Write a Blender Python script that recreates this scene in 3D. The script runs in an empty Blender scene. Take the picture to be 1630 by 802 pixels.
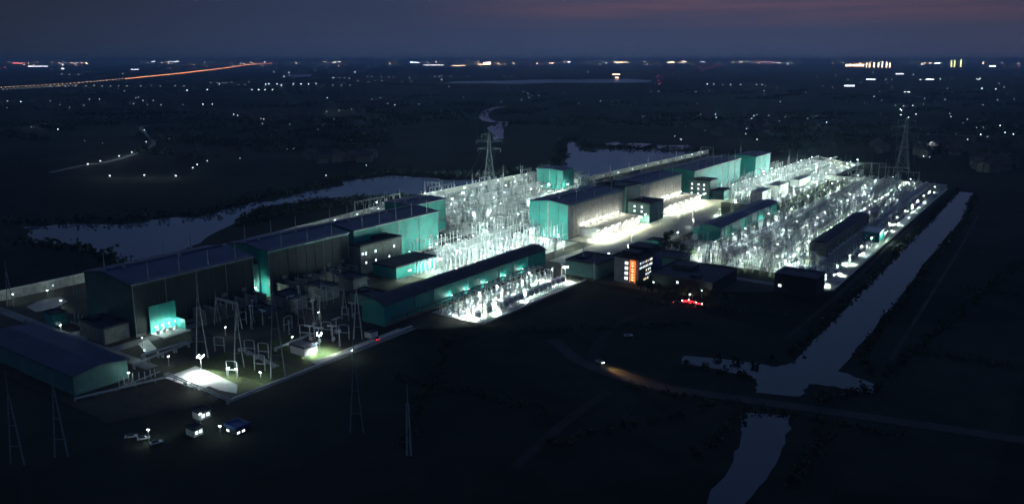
import bpy, math, random
from mathutils import Vector
random.seed(7)
R=random.Random(11)
S=bpy.context.scene
COL=S.collection
# ------------------------------------------------------------------ camera
F=1286.; CX=815.; CY=363.; CAMH=140.; HORY=95.
PITCH=math.atan((CY-HORY)/F); YAW=math.atan(925/math.hypot(F,CY-HORY))
FW=(-math.sin(YAW),math.cos(YAW)); RT=(math.cos(YAW),math.sin(YAW))
cd=bpy.data.cameras.new('camera'); cam=bpy.data.objects.new('camera',cd); COL.objects.link(cam)
cam.location=(0,0,CAMH); cam.rotation_euler=(math.pi/2-PITCH,0,YAW)
cd.sensor_width=36; cd.lens=36*F/1630.; cd.clip_start=1; cd.clip_end=200000
cd.shift_y=-(401-363)/1630.
S.camera=cam
def at(px,py,z=0.):
    """a point of the photograph carried to the height z above the ground"""
    a=(px-CX)/F; b=-(py-CY)/F
    fwd=math.cos(PITCH)+b*math.sin(PITCH); up=-math.sin(PITCH)+b*math.cos(PITCH)
    t=(z-CAMH)/up
    return (t*(FW[0]*fwd+RT[0]*a), t*(FW[1]*fwd+RT[1]*a))
# ------------------------------------------------------------------ sky and exposure
S.view_settings.view_transform='Standard'; S.view_settings.look='None'
S.view_settings.exposure=0.0; S.view_settings.gamma=1
W=bpy.data.worlds.new('World'); S.world=W; W.use_nodes=True
nt=W.node_tree; nt.nodes.clear(); N=nt.nodes.new; L=nt.links.new
def math_node(nt,op,a,b=None,clamp=False):
    n=nt.nodes.new('ShaderNodeMath'); n.operation=op; n.use_clamp=clamp
    for i,v in enumerate((a,b)):
        if v is None: continue
        if isinstance(v,(int,float)): n.inputs[i].default_value=v
        else: nt.links.new(v,n.inputs[i])
    return n.outputs[0]
def ramp(nt,fac,stops):
    n=nt.nodes.new('ShaderNodeValToRGB'); cr=n.color_ramp
    while len(cr.elements)<len(stops): cr.elements.new(.5)
    for e,(p,c) in zip(cr.elements,stops): e.position=p; e.color=(*c,1)
    if fac is not None: nt.links.new(fac,n.inputs[0])
    return n.outputs[0]
tc=N('ShaderNodeTexCoord'); sp=N('ShaderNodeSeparateXYZ'); L(tc.outputs['Generated'],sp.inputs[0])
elev=math_node(nt,'MAXIMUM',sp.outputs[2],0.0)
dr=N('ShaderNodeVectorMath'); dr.operation='DOT_PRODUCT'; L(tc.outputs['Generated'],dr.inputs[0]); dr.inputs[1].default_value=(RT[0],RT[1],0)
az=math_node(nt,'MULTIPLY_ADD',dr.outputs['Value'],0.9); nt.nodes[-1].inputs[2].default_value=.5
azc=math_node(nt,'MAXIMUM',az,0.0)
grad=ramp(nt,elev,[(0,(.030,.049,.108)),(.02,(.030,.046,.100)),(.06,(.029,.040,.086)),(.12,(.036,.058,.125)),(.5,(.046,.080,.18)),(1,(.040,.070,.16))])
mp=N('ShaderNodeMapping'); L(tc.outputs['Generated'],mp.inputs[0]); mp.inputs['Scale'].default_value=(2.2,2.2,38)
nz=N('ShaderNodeTexNoise'); nz.inputs['Scale'].default_value=1.6; nz.inputs['Detail'].default_value=6; L(mp.outputs[0],nz.inputs['Vector'])
cl=ramp(nt,nz.outputs['Fac'],[(.34,(.15,.15,.15)),(.64,(1,1,1))])
band=ramp(nt,elev,[(.034,(0,0,0)),(.056,(1,1,1)),(.085,(.8,.8,.8)),(.12,(0,0,0))])
azr=ramp(nt,az,[(.38,(0,0,0)),(.66,(1,1,1)),(1,(.85,.85,.85))])
m1=math_node(nt,'MULTIPLY',cl,band); m2=math_node(nt,'MULTIPLY',m1,azr)
mx=N('ShaderNodeMix'); mx.data_type='RGBA'; L(m2,mx.inputs[0]); L(grad,mx.inputs[6]); mx.inputs[7].default_value=(.095,.058,.092,1)
dark=ramp(nt,az,[(.0,(.45,.45,.42)),(.25,(.75,.78,.8)),(.55,(1,1,1)),(.8,(1.0,1.0,1.0)),(1,(.8,.78,.8))])
ml=N('ShaderNodeMix'); ml.data_type='RGBA'; ml.blend_type='MULTIPLY'; ml.inputs[0].default_value=1; L(mx.outputs[2],ml.inputs[6]); L(dark,ml.inputs[7])
bg=N('ShaderNodeBackground'); L(ml.outputs[2],bg.inputs[0]); bg.inputs[1].default_value=1.18
sky=N('ShaderNodeTexSky'); sky.sky_type='NISHITA'; sky.sun_disc=False; sky.sun_elevation=math.radians(2); sky.sun_rotation=math.radians(20)
bg2=N('ShaderNodeBackground'); L(sky.outputs[0],bg2.inputs[0]); bg2.inputs[1].default_value=.0015
ad=N('ShaderNodeAddShader'); L(bg.outputs[0],ad.inputs[0]); L(bg2.outputs[0],ad.inputs[1])
wo=N('ShaderNodeOutputWorld'); L(ad.outputs[0],wo.inputs[0])
HAZE=8e-5
# lamp colours and powers
LAMPC=(.78,1.0,.93)
def light_data(name,power,color=LAMPC,size=.35,spot=None):
    d=bpy.data.lights.new(name,'SPOT' if spot else 'POINT'); d.energy=power; d.color=color; d.shadow_soft_size=size
    if spot: d.spot_size=math.radians(spot); d.spot_blend=.6
    return d
# ------------------------------------------------------------------ materials
def mat(name,col,rough=.7,metal=0.,var=.18,scale=.3,spec=.4,bump=0.,col2=None,seam=None):
    m=bpy.data.materials.new(name); m.use_nodes=True; t=m.node_tree; b=t.nodes['Principled BSDF']
    b.inputs['Roughness'].default_value=rough; b.inputs['Metallic'].default_value=metal; b.inputs['Specular IOR Level'].default_value=spec
    g=t.nodes.new('ShaderNodeNewGeometry')
    n=t.nodes.new('ShaderNodeTexNoise'); n.inputs['Scale'].default_value=scale; n.inputs['Detail'].default_value=5; n.inputs['Roughness'].default_value=.65
    t.links.new(g.outputs['Position'],n.inputs['Vector'])
    c2=col2 or tuple(c*(1-var*1.6) for c in col); c1=tuple(min(1,c*(1+var)) for c in col)
    o=ramp(t,n.outputs['Fac'],[(.33,c2),(.66,c1)])
    if seam:
        s=t.nodes.new('ShaderNodeSeparateXYZ'); t.links.new(g.outputs['Position'],s.inputs[0])
        q=math_node(t,'ADD',s.outputs[0],s.outputs[1]); q=math_node(t,'MULTIPLY',q,1/seam); q=math_node(t,'FRACT',q)
        k=ramp(t,q,[(0,(.62,.62,.62)),(.09,(1,1,1)),(.5,(.93,.93,.93)),(.55,(1,1,1)),(1,(.97,.97,.97))])
        mm=t.nodes.new('ShaderNodeMix'); mm.data_type='RGBA'; mm.blend_type='MULTIPLY'; mm.inputs[0].default_value=1
        t.links.new(o,mm.inputs[6]); t.links.new(k,mm.inputs[7]); o=mm.outputs[2]
    t.links.new(o,b.inputs['Base Color'])
    if bump:
        bp=t.nodes.new('ShaderNodeBump'); bp.inputs['Strength'].default_value=bump; bp.inputs['Distance'].default_value=.5
        n2=t.nodes.new('ShaderNodeTexNoise'); n2.inputs['Scale'].default_value=scale*3; n2.inputs['Detail'].default_value=4
        t.links.new(g.outputs['Position'],n2.inputs['Vector']); t.links.new(n2.outputs['Fac'],bp.inputs['Height']); t.links.new(bp.outputs[0],b.inputs['Normal'])
    return m
def emat(name,col,strength):
    m=bpy.data.materials.new(name); m.use_nodes=True; t=m.node_tree; b=t.nodes['Principled BSDF']
    b.inputs['Base Color'].default_value=(*[min(1,c) for c in col],1); b.inputs['Emission Color'].default_value=(*col,1); b.inputs['Emission Strength'].default_value=strength
    return m
M=dict(
 darkclad=mat('dark_cladding',(.02,.034,.036),.6,0,.2,.12,seam=3.0),
 teal=mat('teal_cladding',(.03,.30,.25),.5,0,.14,.12,seam=3.0),
 tealdark=mat('dull_teal_cladding',(.06,.13,.12),.6,0,.2,.12,seam=3.0),
 tealdim=mat('grey_teal_cladding',(.10,.24,.21),.55,0,.14,.12,seam=3.0),
 roof=mat('navy_roof_sheet',(.035,.048,.105),.45,.3,.2,.1,seam=6.0),
 darkroof=mat('dark_flat_roof',(.035,.042,.055),.7,0,.3,.2),
 conc=mat('concrete',(.42,.43,.38),.8,0,.16,.25,seam=7.0),
 concd=mat('weathered_concrete',(.22,.23,.2),.85,0,.25,.25),
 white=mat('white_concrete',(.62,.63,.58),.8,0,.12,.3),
 wallp=mat('perimeter_wall_panel',(.5,.5,.44),.85,0,.22,.3),
 steel=mat('galvanised_steel',(.33,.36,.37),.5,.3,.2,.8),
 dsteel=mat('dull_lattice_steel',(.20,.22,.24),.6,.2,.2,.8),
 porc=mat('pale_porcelain',(.44,.47,.47),.35,0,.15,1.5),
 alu=mat('aluminium_tube',(.48,.51,.52),.35,.6,.1,1),
 paint=mat('grey_equipment_paint',(.38,.41,.41),.5,0,.2,.8),
 can=mat('capacitor_can',(.50,.53,.53),.5,0,.2,2),
 dark=mat('dark_equipment_paint',(.07,.08,.08),.6,0,.25,.8),
 rubber=mat('black_rubber',(.02,.02,.02),.8),
 gravel=mat('yard_gravel',(.33,.34,.31),.95,0,.35,.09,col2=(.09,.10,.08),bump=.4),
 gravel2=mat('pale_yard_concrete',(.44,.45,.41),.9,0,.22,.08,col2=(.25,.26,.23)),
 asphalt=mat('station_road',(.20,.20,.19),.85,0,.2,.06),
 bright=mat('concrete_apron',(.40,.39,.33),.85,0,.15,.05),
 grass=mat('yard_grass',(.05,.06,.02),.95,0,.4,.4,col2=(.03,.045,.012),bump=.5),
 darkasph=mat('country_road',(.038,.038,.036),.85,0,.2,.05),
 track=mat('dirt_track',(.026,.025,.021),.95,0,.3,.1),
 leaf=mat('foliage',(.045,.075,.03),.8,0,.5,.35),
 leafd=mat('dark_foliage',(.03,.05,.024),.85,0,.5,.2),
 bark=mat('bark',(.06,.045,.035),.9),
 roofh=mat('house_tiles',(.05,.04,.038),.8,0,.3,.5),
 houseW=mat('house_render',(.12,.12,.12),.85,0,.2,.3),
 glass=mat('dark_window',(.02,.025,.03),.15,0,.1,1,spec=.6),
 blue=mat('blue_glazing',(.04,.08,.20),.3,0,.3,.6,spec=.6),
 carw=mat('white_car_paint',(.6,.6,.6),.3,0,.05,1), card=mat('dark_car_paint',(.05,.05,.06),.3,0,.05,1), carr=mat('red_car_paint',(.35,.02,.02),.3,0,.05,1),
 earth=mat('bank_earth',(.045,.042,.03),.95,0,.3,.06),
 bed=mat('gravel_bed',(.30,.31,.27),.95,0,.3,.5),
 E_lamp=emat('flood_lamp_glow',(.9,1,.95),16),E_big=emat('mast_lamp_glow',(.93,1,1),60), E_lampS=emat('small_lamp_glow',(.9,1,.97),12),
 E_win=emat('lit_window',(.85,.95,1),2.2), E_winW=emat('warm_lit_window',(1,.75,.45),2.2),
 E_winB=emat('dimmer_lit_window',(.7,.85,1),.9),
 E_sign=emat('orange_sign_glow',(1,.20,.04),2.6), E_signc=emat('orange_sign_core',(1,.50,.22),3.2),
 E_red=emat('red_lamp_glow',(1,.02,.03),9), E_head=emat('head_lamp_glow',(1,.93,.8),20),
 E_or=emat('sodium_lamp_glow',(1,.55,.36),9), E_or2=emat('far_sodium_glow',(1,.38,.14),60),E_hot=emat('traffic_glow',(1,.26,.09),4.5),
 E_wh=emat('street_lamp_glow',(.85,.95,1),13), E_wh2=emat('dim_street_lamp_glow',(.8,.92,1),3.6),
 E_mag=emat('magenta_beacon_glow',(1,.12,.30),4), E_city=emat('far_window_glow',(1,.60,.38),9), E_cityw=emat('far_white_glow',(.8,.85,1),7),E_cityy=emat('far_yellow_glow',(.8,.85,.35),4),
)
wm=bpy.data.materials.new('water'); wm.use_nodes=True; t=wm.node_tree; b=t.nodes['Principled BSDF']
b.inputs['Base Color'].default_value=(.10,.125,.16,1); b.inputs['Roughness'].default_value=.07; b.inputs['IOR'].default_value=1.5; b.inputs['Specular IOR Level'].default_value=.9
g=t.nodes.new('ShaderNodeNewGeometry'); n=t.nodes.new('ShaderNodeTexNoise'); n.inputs['Scale'].default_value=.12; n.inputs['Detail'].default_value=5
bp=t.nodes.new('ShaderNodeBump'); bp.inputs['Strength'].default_value=.05; bp.inputs['Distance'].default_value=.4
t.links.new(g.outputs['Position'],n.inputs['Vector']); t.links.new(n.outputs['Fac'],bp.inputs['Height']); t.links.new(bp.outputs[0],b.inputs['Normal'])
M['water']=wm
cm=wm.copy(); cm.name='murky_canal_water'; b=cm.node_tree.nodes['Principled BSDF']; b.inputs['Base Color'].default_value=(.015,.024,.035,1); b.inputs['IOR'].default_value=1.36; M['canal']=cm
# open country: field patches of several sizes
gm=bpy.data.materials.new('open_country'); gm.use_nodes=True; t=gm.node_tree; b=t.nodes['Principled BSDF']; b.inputs['Roughness'].default_value=.95; b.inputs['Specular IOR Level'].default_value=.1
g=t.nodes.new('ShaderNodeNewGeometry')
v=t.nodes.new('ShaderNodeTexVoronoi'); v.inputs['Scale'].default_value=.006; t.links.new(g.outputs['Position'],v.inputs['Vector'])
sv=t.nodes.new('ShaderNodeSeparateColor'); t.links.new(v.outputs['Color'],sv.inputs[0])
n1=t.nodes.new('ShaderNodeTexNoise'); n1.inputs['Scale'].default_value=.0022; n1.inputs['Detail'].default_value=8; n1.inputs['Roughness'].default_value=.6; t.links.new(g.outputs['Position'],n1.inputs['Vector'])
n2=t.nodes.new('ShaderNodeTexNoise'); n2.inputs['Scale'].default_value=.06; n2.inputs['Detail'].default_value=6; t.links.new(g.outputs['Position'],n2.inputs['Vector'])
f=math_node(t,'MULTIPLY_ADD',sv.outputs[0],.25); t.nodes[-1].inputs[2].default_value=0
f=math_node(t,'ADD',f,n1.outputs['Fac']); f2=math_node(t,'MULTIPLY',n2.outputs['Fac'],.45); f=math_node(t,'ADD',f,f2)
f=math_node(t,'MULTIPLY',f,.75)
o=ramp(t,f,[(.40,(.008,.012,.010)),(.55,(.014,.020,.015)),(.66,(.024,.030,.022)),(.8,(.042,.042,.032))])
t.links.new(o,b.inputs['Base Color']); M['ground']=gm
# ------------------------------------------------------------------ mesh builder
class MB:
    def __init__(s): s.v=[]; s.f=[]
    def box(s,x0,x1,y0,y1,z0,z1):
        k=len(s.v); s.v+=[(x0,y0,z0),(x1,y0,z0),(x1,y1,z0),(x0,y1,z0),(x0,y0,z1),(x1,y0,z1),(x1,y1,z1),(x0,y1,z1)]
        s.f+=[tuple(k+i for i in q) for q in ((3,2,1,0),(4,5,6,7),(0,1,5,4),(1,2,6,5),(2,3,7,6),(3,0,4,7))]; return s
    def tube(s,p,q,r,r2=None,n=6,caps=True):
        p=Vector(p); q=Vector(q); r2=r if r2 is None else r2; d=(q-p).normalized()
        a=d.orthogonal().normalized(); b=d.cross(a); k=len(s.v)
        for c,rr in ((p,r),(q,r2)):
            for i in range(n):
                an=2*math.pi*i/n; s.v.append(tuple(c+a*math.cos(an)*rr+b*math.sin(an)*rr))
        for i in range(n): s.f.append((k+i,k+(i+1)%n,k+n+(i+1)%n,k+n+i))
        if caps: s.f.append(tuple(k+n-1-i for i in range(n))); s.f.append(tuple(k+n+i for i in range(n)))
        return s
    def lathe(s,x,y,prof,n=8):
        k=len(s.v)
        for (r,z) in prof:
            for i in range(n):
                an=2*math.pi*i/n; s.v.append((x+r*math.cos(an),y+r*math.sin(an),z))
        for j in range(len(prof)-1):
            for i in range(n): s.f.append((k+j*n+i,k+j*n+(i+1)%n,k+(j+1)*n+(i+1)%n,k+(j+1)*n+i))
        s.f.append(tuple(k+n-1-i for i in range(n))); s.f.append(tuple(k+(len(prof)-1)*n+i for i in range(n))); return s
    def ribbed(s,x,y,z0,z1,r,ribs=6,n=7):
        pr=[]; h=(z1-z0)/ribs
        for i in range(ribs): pr+=[(r*.62,z0+i*h),(r,z0+i*h+h*.45),(r*.62,z0+i*h+h*.6)]
        pr.append((r*.62,z1)); return s.lathe(x,y,pr,n)
    def prism(s,poly,z0,z1):
        k=len(s.v); n=len(poly)
        s.v+=[(a,b,z0) for a,b in poly]+[(a,b,z1) for a,b in poly]
        s.f.append(tuple(k+n-1-i for i in range(n))); s.f.append(tuple(k+n+i for i in range(n)))
        for i in range(n): s.f.append((k+i,k+(i+1)%n,k+n+(i+1)%n,k+n+i))
        return s
    def sweep(s,prof,y0,y1):
        """profile in x,z pushed along y"""
        k=len(s.v); n=len(prof)
        s.v+=[(a,y0,c) for a,c in prof]+[(a,y1,c) for a,c in prof]
        s.f.append(tuple(k+i for i in range(n))); s.f.append(tuple(k+2*n-1-i for i in range(n)))
        for i in range(n): s.f.append((k+i,k+n+i,k+n+(i+1)%n,k+(i+1)%n))
        return s
    def quad(s,a,b,c,d): k=len(s.v); s.v+=[a,b,c,d]; s.f.append((k,k+1,k+2,k+3)); return s
    def obj(s,name,m,parent=None,loc=None,smooth=False):
        me=bpy.data.meshes.new(name); me.from_pydata(s.v,[],s.f); me.update()
        me.materials.append(M[m])
        if smooth: me.polygons.foreach_set('use_smooth',[True]*len(me.polygons))
        o=bpy.data.objects.new(name,me); COL.objects.link(o)
        if parent: o.parent=parent
        if loc: o.location=loc
        return o
def tag(o,label=None,cat=None,group=None,kind=None):
    if label: o['label']=label
    if cat: o['category']=cat
    if group: o['group']=group
    if kind: o['kind']=kind
    return o
def thing(name,label,cat,loc=(0,0,0),rz=0,group=None):
    o=bpy.data.objects.new(name,None); COL.objects.link(o); o.location=loc; o.rotation_euler=(0,0,rz); o.empty_display_size=.5
    return tag(o,label,cat,group)
def struct(name,mb,m): return tag(mb.obj(name,m),kind='structure')
KIDS={}
def kids(o):
    if o.name not in KIDS: KIDS[o.name]=[c for c in COL.objects if c.parent==o]
    return KIDS[o.name]
def freeze(o):
    for c in kids(o): freeze(c)
def copy_tree(o,parent=None):
    ks=kids(o); c=o.copy(); COL.objects.link(c)
    if parent: c.parent=parent
    for k in ks: copy_tree(k,c)
    return c
PROTO={}
def place(maker,loc,rz,label,group=None,sc=1):
    """first use builds the thing, every later use copies it with its parts"""
    if maker not in PROTO:
        o=maker(); PROTO[maker]=o; freeze(o)
    else: o=copy_tree(PROTO[maker])
    o.location=loc; o.rotation_euler=(0,0,rz); o.scale=(sc,sc,sc)
    o['label']=label
    if group: o['group']=group
    elif 'group' in o: del o['group']
    return o
# ------------------------------------------------------------------ ground, water, roads
struct('ground',MB().quad((-90000,-40000,0),(70000,-40000,0),(70000,90000,0),(-90000,90000,0)),'ground')
def wig(pts,amp=1.,seg=3,rnd=R):
    """subdivide an outline and roughen it a little, so a bank is never a ruled line"""
    out=[]
    for i,p in enumerate(pts):
        q=pts[(i+1)%len(pts)]; d=math.dist(p,q)
        for k in range(seg):
            tt=k/seg; j=amp if k else amp*.3
            out.append((p[0]+(q[0]-p[0])*tt+rnd.uniform(-j,j)*min(1,d/8), p[1]+(q[1]-p[1])*tt+rnd.uniform(-j,j)*min(1,d/8)))
    return out
def sheet(name,pts,z,m):
    mb=MB(); mb.v=[(a,b,z) for a,b in pts]; mb.f=[tuple(range(len(pts)))]
    o=struct(name,mb,m)
    if o.data.polygons[0].normal.z<0: o.data.flip_normals()
    return o
def pxs(*p): return [at(a,b) for a,b in p]
sheet('river_water',wig(pxs((35,361),(113,357),(184,358),(240,351),(267,347),(313,347),(340,339),(362,332),(396,324),(440,319),(472,309),(500,304),(527,299),(538,298),(545,289),(580,285),(620,280),(680,283),(720,288),(760,287),(800,282),(850,275),(880,272),(880,283),(850,284),(790,296),(730,306),(700,311),(640,309),(580,313),(530,315),(500,318),(445,326),(408,332),(390,343),(377,352),(330,378),(260,408),(202,421),(184,410),(153,401),(123,392),(80,387),(40,383)),5,3),.10,'water')
sheet('lake_water',wig(pxs((895,226),(912,224),(922,232),(928,241),(945,244),(947,238),(1000,238),(1050,240),(1100,242),(1140,245),(1160,247),(1120,262),(1040,280),(960,292),(915,290),(882,282),(886,268),(902,259),(901,246),(896,238)),6,3),.12,'water')
sheet('pond_water',wig(pxs((960,230),(985,226),(990,229),(978,232)),4,2),.12,'water')
sheet('pond_water',wig(pxs((990,233),(1000,228),(1038,229),(1022,235)),4,2),.12,'water')
sheet('pond_water',wig(pxs((1048,232),(1095,231),(1098,236),(1075,239),(1040,236)),4,2),.12,'water')
sheet('stream_water',wig(pxs((776,205),(782,200),(803,205),(801,213),(803,221),(786,222),(785,213),(776,208)),3,3),.12,'water')
sheet('far_lake_water',wig(pxs((690,133),(720,130),(800,129),(860,127),(980,126),(1040,128),(1042,131),(1000,132),(900,132),(830,134),(760,133)),40,3),.5,'water')
sheet('far_lake_water',wig(pxs((450,121),(470,119),(498,118),(494,122),(470,124)),30,2),.5,'water')
# irrigation canal with its side arms
sheet('canal_water',wig([(-104,985),(-88,985),(-86,960),(-88,905),(-80,880),(-79,760),(-80,640),(-78,520),(-79,420),(-79,372),(-62,366),(-61,354),(-76,353),(-86,349),(-85,333),(-102,326),(-105,338),(-110,344),(-142,340),(-145,350),(-127,357),(-104,361),(-99,372),(-99,430),(-100,520),(-99,600),(-101,700),(-100,800),(-102,900)],1.2,4),.10,'canal')
sheet('canal_water',wig([(-100,304),(-83,312),(-79,300),(-76,275),(-75,250),(-74,215),(-84,215),(-88,262),(-93,285)],1.2,4),.10,'canal')
def ribbon(name,pts,w,z,m):
    mb=MB()
    for i,p in enumerate(pts):
        a=pts[max(0,i-1)]; c=pts[min(len(pts)-1,i+1)]; d=Vector((c[0]-a[0],c[1]-a[1],0)).normalized()
        nx,ny=-d.y*w/2,d.x*w/2; mb.v+=[(p[0]+nx,p[1]+ny,z),(p[0]-nx,p[1]-ny,z)]
    for i in range(len(pts)-1): mb.f.append((2*i,2*i+1,2*i+3,2*i+2))
    o=struct(name,mb,m)
    if o.data.polygons[0].normal.z<0: o.data.flip_normals()
    return o
def smooth(pts,n=5):
    out=[]; P=[pts[0]]+list(pts)+[pts[-1]]
    for i in range(1,len(P)-2):
        for k in range(n):
            t=k/n; a,b,c,d=P[i-1],P[i],P[i+1],P[i+2]
            out.append(tuple(.5*((2*b[j])+(-a[j]+c[j])*t+(2*a[j]-5*b[j]+4*c[j]-d[j])*t*t+(-a[j]+3*b[j]-3*c[j]+d[j])*t**3) for j in (0,1)))
    out.append(pts[-1]); return out
ribbon('stream_water',smooth(pxs((803,170),(788,172),(777,176.5),(770,183),(773,190),(785,194),(799,194.5),(798,200),(789,206)),6),24,.14,'water')
HWY=smooth(pxs((-80,152),(0,140),(60,136.5),(120,133),(200,126),(290,117),(350,110),(395,103.5),(435,101)),6)
ribbon('motorway',HWY,60,.4,'darkasph')
ribbon('country_road',smooth(pxs((880,540),(915,570),(950,587),(1005,605),(1060,618),(1130,628),(1200,638),(1300,652),(1410,668),(1560,690),(1800,728)),4),7,.16,'darkasph')
ribbon('country_road',smooth(pxs((970,622),(930,650),(900,672),(860,706),(820,745)),4),4.5,.14,'track')
ribbon('country_road',smooth(pxs((950,587),(945,565),(962,535),(1000,508),(1060,490),(1085,487)),5),5,.14,'track')
ribbon('field_track',smooth(pxs((80,275),(130,264),(170,258),(215,245),(245,229),(232,215),(228,201),(290,198)),5),7,.14,'concd')
ribbon('field_track',smooth(pxs((150,284),(220,283),(300,284),(370,283),(420,282)),4),5,.14,'track')
ribbon('canal_bank_path',smooth([(-112,400),(-110,520),(-111,700),(-112,880),(-113,1000)],4),2.5,.12,'track')
ribbon('canal_bank_path',smooth([(-62,400),(-64,560),(-66,700),(-70,860)],4),2,.12,'earth')
# station platform and yards (sheets a few mm to cm apart)
def rect(name,x0,x1,y0,y1,z,m): return sheet(name,[(x0,y0),(x1,y0),(x1,y1),(x0,y1)],z,m)
sheet('station_ground',[(-548,560),(-470,560),(-470,500),(-512,480),(-512,196),(-430,150),(-300,150),(-281,190),(-281,300),(-250,330),(-250,440),(-205,440),(-115,505),(-113,1000),(-236,1010),(-236,1190),(-460,1190),(-470,830),(-548,830)],.20,'earth')
rect('left_yard_gravel',-546,-376,500,822,.26,'gravel')
rect('middle_yard_gravel',-388,-312,384,533,.27,'gravel2')
sheet('front_yard_gravel',[(-289,331),(-253,331),(-253,433),(-289,433)],.26,'gravel2')
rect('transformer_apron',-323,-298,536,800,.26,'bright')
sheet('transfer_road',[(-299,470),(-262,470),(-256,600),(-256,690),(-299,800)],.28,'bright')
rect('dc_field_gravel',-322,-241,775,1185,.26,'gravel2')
rect('right_yard_gravel',-240,-116,506,997,.25,'gravel')
rect('inner_road',-246,-240,480,1000,.30,'asphalt')
rect('inner_road',-212,-206,520,995,.30,'asphalt')
rect('yard_grass',-238,-214,760,985,.29,'grass')
rect('yard_grass',-230,-150,500,530,.29,'grass')
rect('inner_road',-240,-120,498,505,.32,'asphalt')
rect('inner_road',-376,-312,474,480,.31,'asphalt')
rect('near_yard_grass',-330,-282,196,232,.26,'grass')
rect('near_yard_grass',-325,-284,236,262,.26,'grass')
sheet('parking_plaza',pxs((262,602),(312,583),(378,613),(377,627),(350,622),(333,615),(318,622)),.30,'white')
rect('inner_road',-285,-280,240,300,.31,'bright')
rect('front_road',-279.5,-277,190,305,.30,'asphalt')
rect('inner_road',-500,-340,190,196,.29,'asphalt')
rect('inner_road',-382,-374,196,360,.29,'asphalt')
sheet('left_apron',pxs((42,489),(60,480),(95,473),(108,480),(85,492),(58,497)),.30,'bright')
for (x0,x1,y0,y1) in [(-420,-404,196,202)]: rect('inner_road',x0,x1,y0,y1,.31,'bright')
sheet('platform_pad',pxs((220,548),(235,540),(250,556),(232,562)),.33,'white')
# ------------------------------------------------------------------ buildings
def windows(root,face,coord,along,zs,w,h,m='E_win',frame='conc',proud=.08):
    """windows as parts with their glowing pane, on a wall facing +x, -y"""
    for a in along:
        for z in zs:
            fr=MB()
            if face=='x':
                fr.box(coord-.02,coord+proud,a-w/2-.15,a+w/2+.15,z-.15,z+h+.15); wdw=fr.obj('window',frame,root)
                MB().box(coord+proud,coord+proud+.03,a-w/2,a+w/2,z,z+h).obj('pane',m,wdw)
            else:
                fr.box(a-w/2-.15,a+w/2+.15,coord-proud,coord+.02,z-.15,z+h+.15); wdw=fr.obj('window',frame,root)
                MB().box(a-w/2,a+w/2,coord-proud-.03,coord-proud,z,z+h).obj('pane',m,wdw)
def hall(name,label,x0,x1,y0,y1,h,rise=2.2,wall='teal',roof='roof',pil=True,ridge=.5,cat='hall',parap=False,sidewall=None):
    t=thing(name,label,cat,((x0+x1)/2,y0,0)); ox=(x0+x1)/2; a=x0-ox; b=x1-ox; D=y1-y0
    rx=a+(b-a)*ridge
    MB().sweep([(a,.2),(b,.2),(b,h),(rx,h+rise),(a,h)],0,D).obj('wall',wall,t)
    r=MB(); o=.9
    # roof sheet following the slopes, with overhang
    r.sweep([(a-o,h-.15),(rx,h+rise-.02+.05),(b+o,h-.15),(b+o,h+.35),(rx,h+rise+.55),(a-o,h+.35)],-o,D+o)
    rf=r.obj('roof',roof,t)
    MB().sweep([(rx-.8,h+rise+.5),(rx+.8,h+rise+.5),(rx+.5,h+rise+1.2),(rx-.5,h+rise+1.2)],2,D-2).obj('ridge_vent',roof,rf)
    if pil:
        for fx in (.25,.5,.75):
            px=a+(b-a)*fx; MB().box(px-.45,px+.45,-.35,-.02,.2,h+rise*.5).obj('pilaster','conc' if fx==.5 else wall,t)
    # plinth and gutter on the camera side
    MB().box(b+.02,b+.35,0,D,.2,1.6).obj('plinth','concd',t)
    g=MB().box(b+.9,b+1.25,-.5,D+.5,h-.25,h+.25)
    g.obj('gutter','steel',rf)
    n=max(2,int(D/18))
    for i in range(n+1):
        yy=i*D/n; yy=min(max(yy,.3),D-.3)
        MB().box(b+.36,b+.6,yy-.12,yy+.12,.3,h-.3).obj('downpipe','steel',t)
    for i,fy in enumerate((.12,.34,.56,.78)):
        v=MB().box(rx-3.2 if i%2 else rx+2.0,rx-1.8 if i%2 else rx+3.4,D*fy,D*fy+1.4,h+rise-.3,h+rise+1.5); v.obj('roof_vent','steel',rf)
    if D>60: MB().box(b-1.4,b-.6,2,D-2,h+.45,h+.62).obj('roof_walkway','steel',rf)
    MB().box(b+.36,b+.5,D*.45,D*.45+5,1.65,7.5).obj('roller_door','paint',t)
    for fy in (.15,.7,.88): MB().box(b+.36,b+.55,D*fy,D*fy+3.2,9,11.2).obj('louvre','concd',t)
    if sidewall:
        s=MB(); k=max(3,int(D/7))
        for i in range(k): s.box(b+.02,b+.3,i*D/k+.25,(i+1)*D/k-.25,1.7,h-1.4)
        s.obj('side_panel',sidewall,t)
    return t
def rods(parent_label,xs,y0,y1,n,z,hgt,grp):
    pass
A=hall('converter_hall','large dark hall with navy roof and dull teal end wall, nearest of the left halls',-432,-386,212,286,28,3.2,wall='tealdark',pil=False,ridge=.45,sidewall='darkclad')
B=hall('converter_hall','second tall hall from the left, one bright teal strip of end wall showing',-427,-389,299,364,28,2.5,ridge=.45,pil=False,sidewall='darkclad')
E1=hall('converter_hall','long teal hall with navy roof and lit side wall, left of the bright middle switchyard',-427,-392,372,459,27.5,2.4,ridge=.45,pil=False)
F3=hall('annex_hall','teal block rising behind the far end of the long left hall',-458,-428,470,511,26.5,.6,pil=False,cat='building')
C=hall('converter_hall','tall hall in the middle with bright teal end wall and grey panelled side',-360,-324,536,628,28,2,sidewall='conc')
D_=hall('converter_hall','tall grey panelled hall right of the dark stair tower, behind brightly lit transformer bays',-362,-325,664,757,27.5,2,pil=False,sidewall='conc')
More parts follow.
